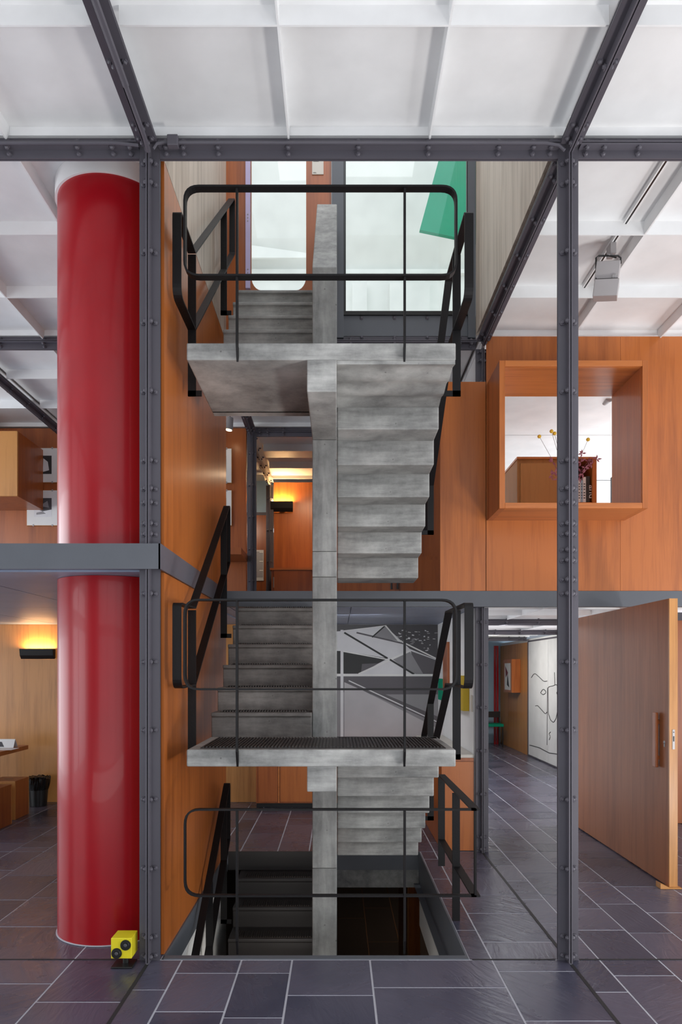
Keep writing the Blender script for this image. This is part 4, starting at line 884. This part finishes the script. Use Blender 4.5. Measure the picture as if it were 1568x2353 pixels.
b = bmesh.new(); tube(b, [(c0.x-.088, c0.y-.03, c0.z-.02), (c0.x-.088, c0.y-.03, c0.z+.14), (c0.x-.07, c0.y-.03, c0.z+.155), (c0.x+.07, c0.y-.03, c0.z+.155), (c0.x+.088, c0.y-.03, c0.z+.14), (c0.x+.088, c0.y-.03, c0.z+.10)], .006, 6); obj('yoke', b, BLKP, ts)
b = bmesh.new(); tube(b, [(1.975, 5.07, PZ-.112), (c0.x, c0.y-.03, c0.z+.155)], .012, 8); obj('stem', b, GREYM, ts)
b = bmesh.new(); tube(b, [(c0.x-.02, c0.y-.06, c0.z+.14), (c0.x+.03, c0.y-.1, c0.z+.10)], .005, 6); obj('lever', b, BLKP, ts)
# ------------------------------------------------------------------ left ground floor furniture
tb = thing('reading_table', 'wooden table at the far left in front of the oak wall', 'table', (-4.3, 8.0, 0))
box('table_top', -5.0, -3.76, 7.0, 8.55, .70, .75, OAKD, tb, .003)
for (x_, y_) in ((-4.9, 7.1), (-4.1, 8.45), (-4.9, 8.45)): box('leg', x_-.03, x_+.03, y_-.03, y_+.03, .003, .70, OAKD, tb)
sdp = thing('table_leaflet', 'white folded leaflet standing on the far left table', 'leaflet', (-4.1, 8.2, .751))
b = bmesh.new(); p = at(28, 1716, 8.3); prism(b, [(8.22, .752), (8.27, .85), (8.272, .85), (8.34, .752), (8.335, .752), (8.271, .845), (8.225, .752)], 'x', p.x-.28, p.x+.05); obj('leaflet_sheet', b, PAPER, sdp)
fprint('leaflet_print', sdp, [([(p.x-.2, 0), (p.x-.06, 0), (p.x-.1, .7), (p.x-.2, .8)], 0)], lambda x, v, k: (x, 8.2195+.05*(.12+v*.8)-.001, .752+.098*(.12+v*.8)), [G3])
tag(box('paper_sheet', p.x-.1, p.x+.13, 8.0, 8.2, .7505, .753, PAPER), 'loose white sheet of paper on the far left table', 'paper')
def stool(xr, yf, label, depth=.35, wd=.30):
    t = thing('box_stool', label, 'stool', (xr-wd/2, yf+depth/2, 0)); h = .43; q = .018
    box('end_board', xr-wd, xr, yf, yf+q, .003, h, OAKH, t); box('end_board', xr-wd, xr, yf+depth-q, yf+depth, .003, h, OAKH, t)
    box('side_board', xr-q, xr-.0005, yf+q, yf+depth-q, .003, h, OAKD, t); box('side_board', xr-wd, xr-wd+q, yf+q, yf+depth-q, .003, h, OAKD, t)
    box('seat_board', xr-wd+q, xr-q, yf+q, yf+depth-q, h-q, h, OAKD, t); box('bottom_board', xr-wd+q, xr-q, yf+q, yf+depth-q, .003, .003+q, OAKD, t)
    box('hand_slot', xr-wd/2-.05, xr-wd/2+.05, yf+depth/2-.014, yf+depth/2+.014, h, h+.001, BLKP, t)
stool(-3.57, 7.78, 'box shaped wooden stool with hand slot, standing beside the waste bin')
stool(-3.52, 7.25, 'nearer box shaped wooden stool cut off by the left edge of the view', wd=.43)
wbn = thing('waste_bin', 'black waste bin with clear plastic liner against the oak wall', 'bin', (-3.7, 8.6, 0))
p = at(88, 1845, 8.62); b = bmesh.new(); cyl(b, (p.x, 8.62, .004), (p.x, 8.62, .33), .10, .125, 24, caps=False); cyl(b, (p.x, 8.62, .004), (p.x, 8.62, .01), .10, n=24); obj('bin_body', b, BLKP, wbn, smooth=True)
b = bmesh.new(); n = 36; ra = []
for (z, r_, j) in ((.20, .122, .004), (.28, .134, .006), (.34, .14, .008), (.355, .132, .01), (.33, .118, .006)):
    ra.append([b.verts.new((p.x+(r_+R.uniform(-j, j))*math.cos(6.2832*k/n), 8.62+(r_+R.uniform(-j, j))*math.sin(6.2832*k/n), z+R.uniform(-j, j))) for k in range(n)])
for u_, v_ in zip(ra, ra[1:]):
    for k in range(n): b.faces.new((u_[k], u_[(k+1) % n], v_[(k+1) % n], v_[k]))
obj('bin_liner', b, BAG, wbn)
# ------------------------------------------------------------------ outer shell with glazed bays (behind and beside the camera)
def bay_wall(axis, c, lo, hi, name, solid):
    o = bpy.data.objects.new(name, bpy.data.meshes.new(name)); bm = bmesh.new()
    for g in [v for v in (GX if axis == 'y' else [-3.16]+GY) if lo-.01 <= v <= hi+.01]:
        if axis == 'y': bx(bm, g-.06, g+.06, c-.06, c+.06, 0, 4.8)
        else: bx(bm, c-.06, c+.06, g-.06, g+.06, 0, 4.8)
    for (z0, z1) in ((0, .12), (2.2, 2.4), (4.6, 4.8)):
        if axis == 'y': bx(bm, lo, hi, c-.05, c+.05, z0, z1)
        else: bx(bm, c-.05, c+.05, lo, hi, z0, z1)
    for (a, b_, z0, z1) in solid:
        if axis == 'y': bx(bm, a, b_, c-.03, c+.03, z0, z1)
        else: bx(bm, c-.03, c+.03, a, b_, z0, z1)
    bmesh.ops.recalc_face_normals(bm, faces=bm.faces); bm.to_mesh(o.data); bm.free(); o.data.materials.append(STEEL); COL.objects.link(o); return struct(o)
bay_wall('y', -3.22, -5.95, 6.2, 'wall_front_glazed', [(-5.9, -3.5, 0, 4.8), (3.7, 6.1, 0, 4.8)])
bay_wall('x', 6.19, -3.2, 16.1, 'wall_right_glazed', [(6.44, 8.0, 0, 4.8), (12.8, 16.0, 0, 4.8)])
bay_wall('x', -5.95, -3.2, 16.1, 'wall_left_glazed', [(3.2, 3.9, 0, 4.8), (8.5, 16.0, 0, 4.8), (-3.2, -1.5, 0, 4.8)])
struct(box('wall_rear_far', -6, 6.2, 16.06, 16.12, 0, 4.8, WHITE))

# ------------------------------------------------------------------ groups of repeated things
GROUPS = {'steel_column': 'bolted grey steel columns', 'steel_beam': 'bolted grey steel beams', 'wall_lamp': 'black wall lamps', 'stair_handrail': 'black handrails of the stairs',
 'landing_guard': 'black guard loops at the landings', 'book': 'books on the cabinet shelf', 'framed_picture': 'framed photos on the upper walls', 'box_stool': 'box stools by the table',
 'low_cabinet': 'low oak cabinets', 'light_track': 'ceiling light tracks', 'track_spotlight': 'hanging spotlights'}
for o in bpy.data.objects:
    k = o.name.split('.')[0]
    if o.parent is None and k in GROUPS and 'label' in o: o['group'] = GROUPS[k]
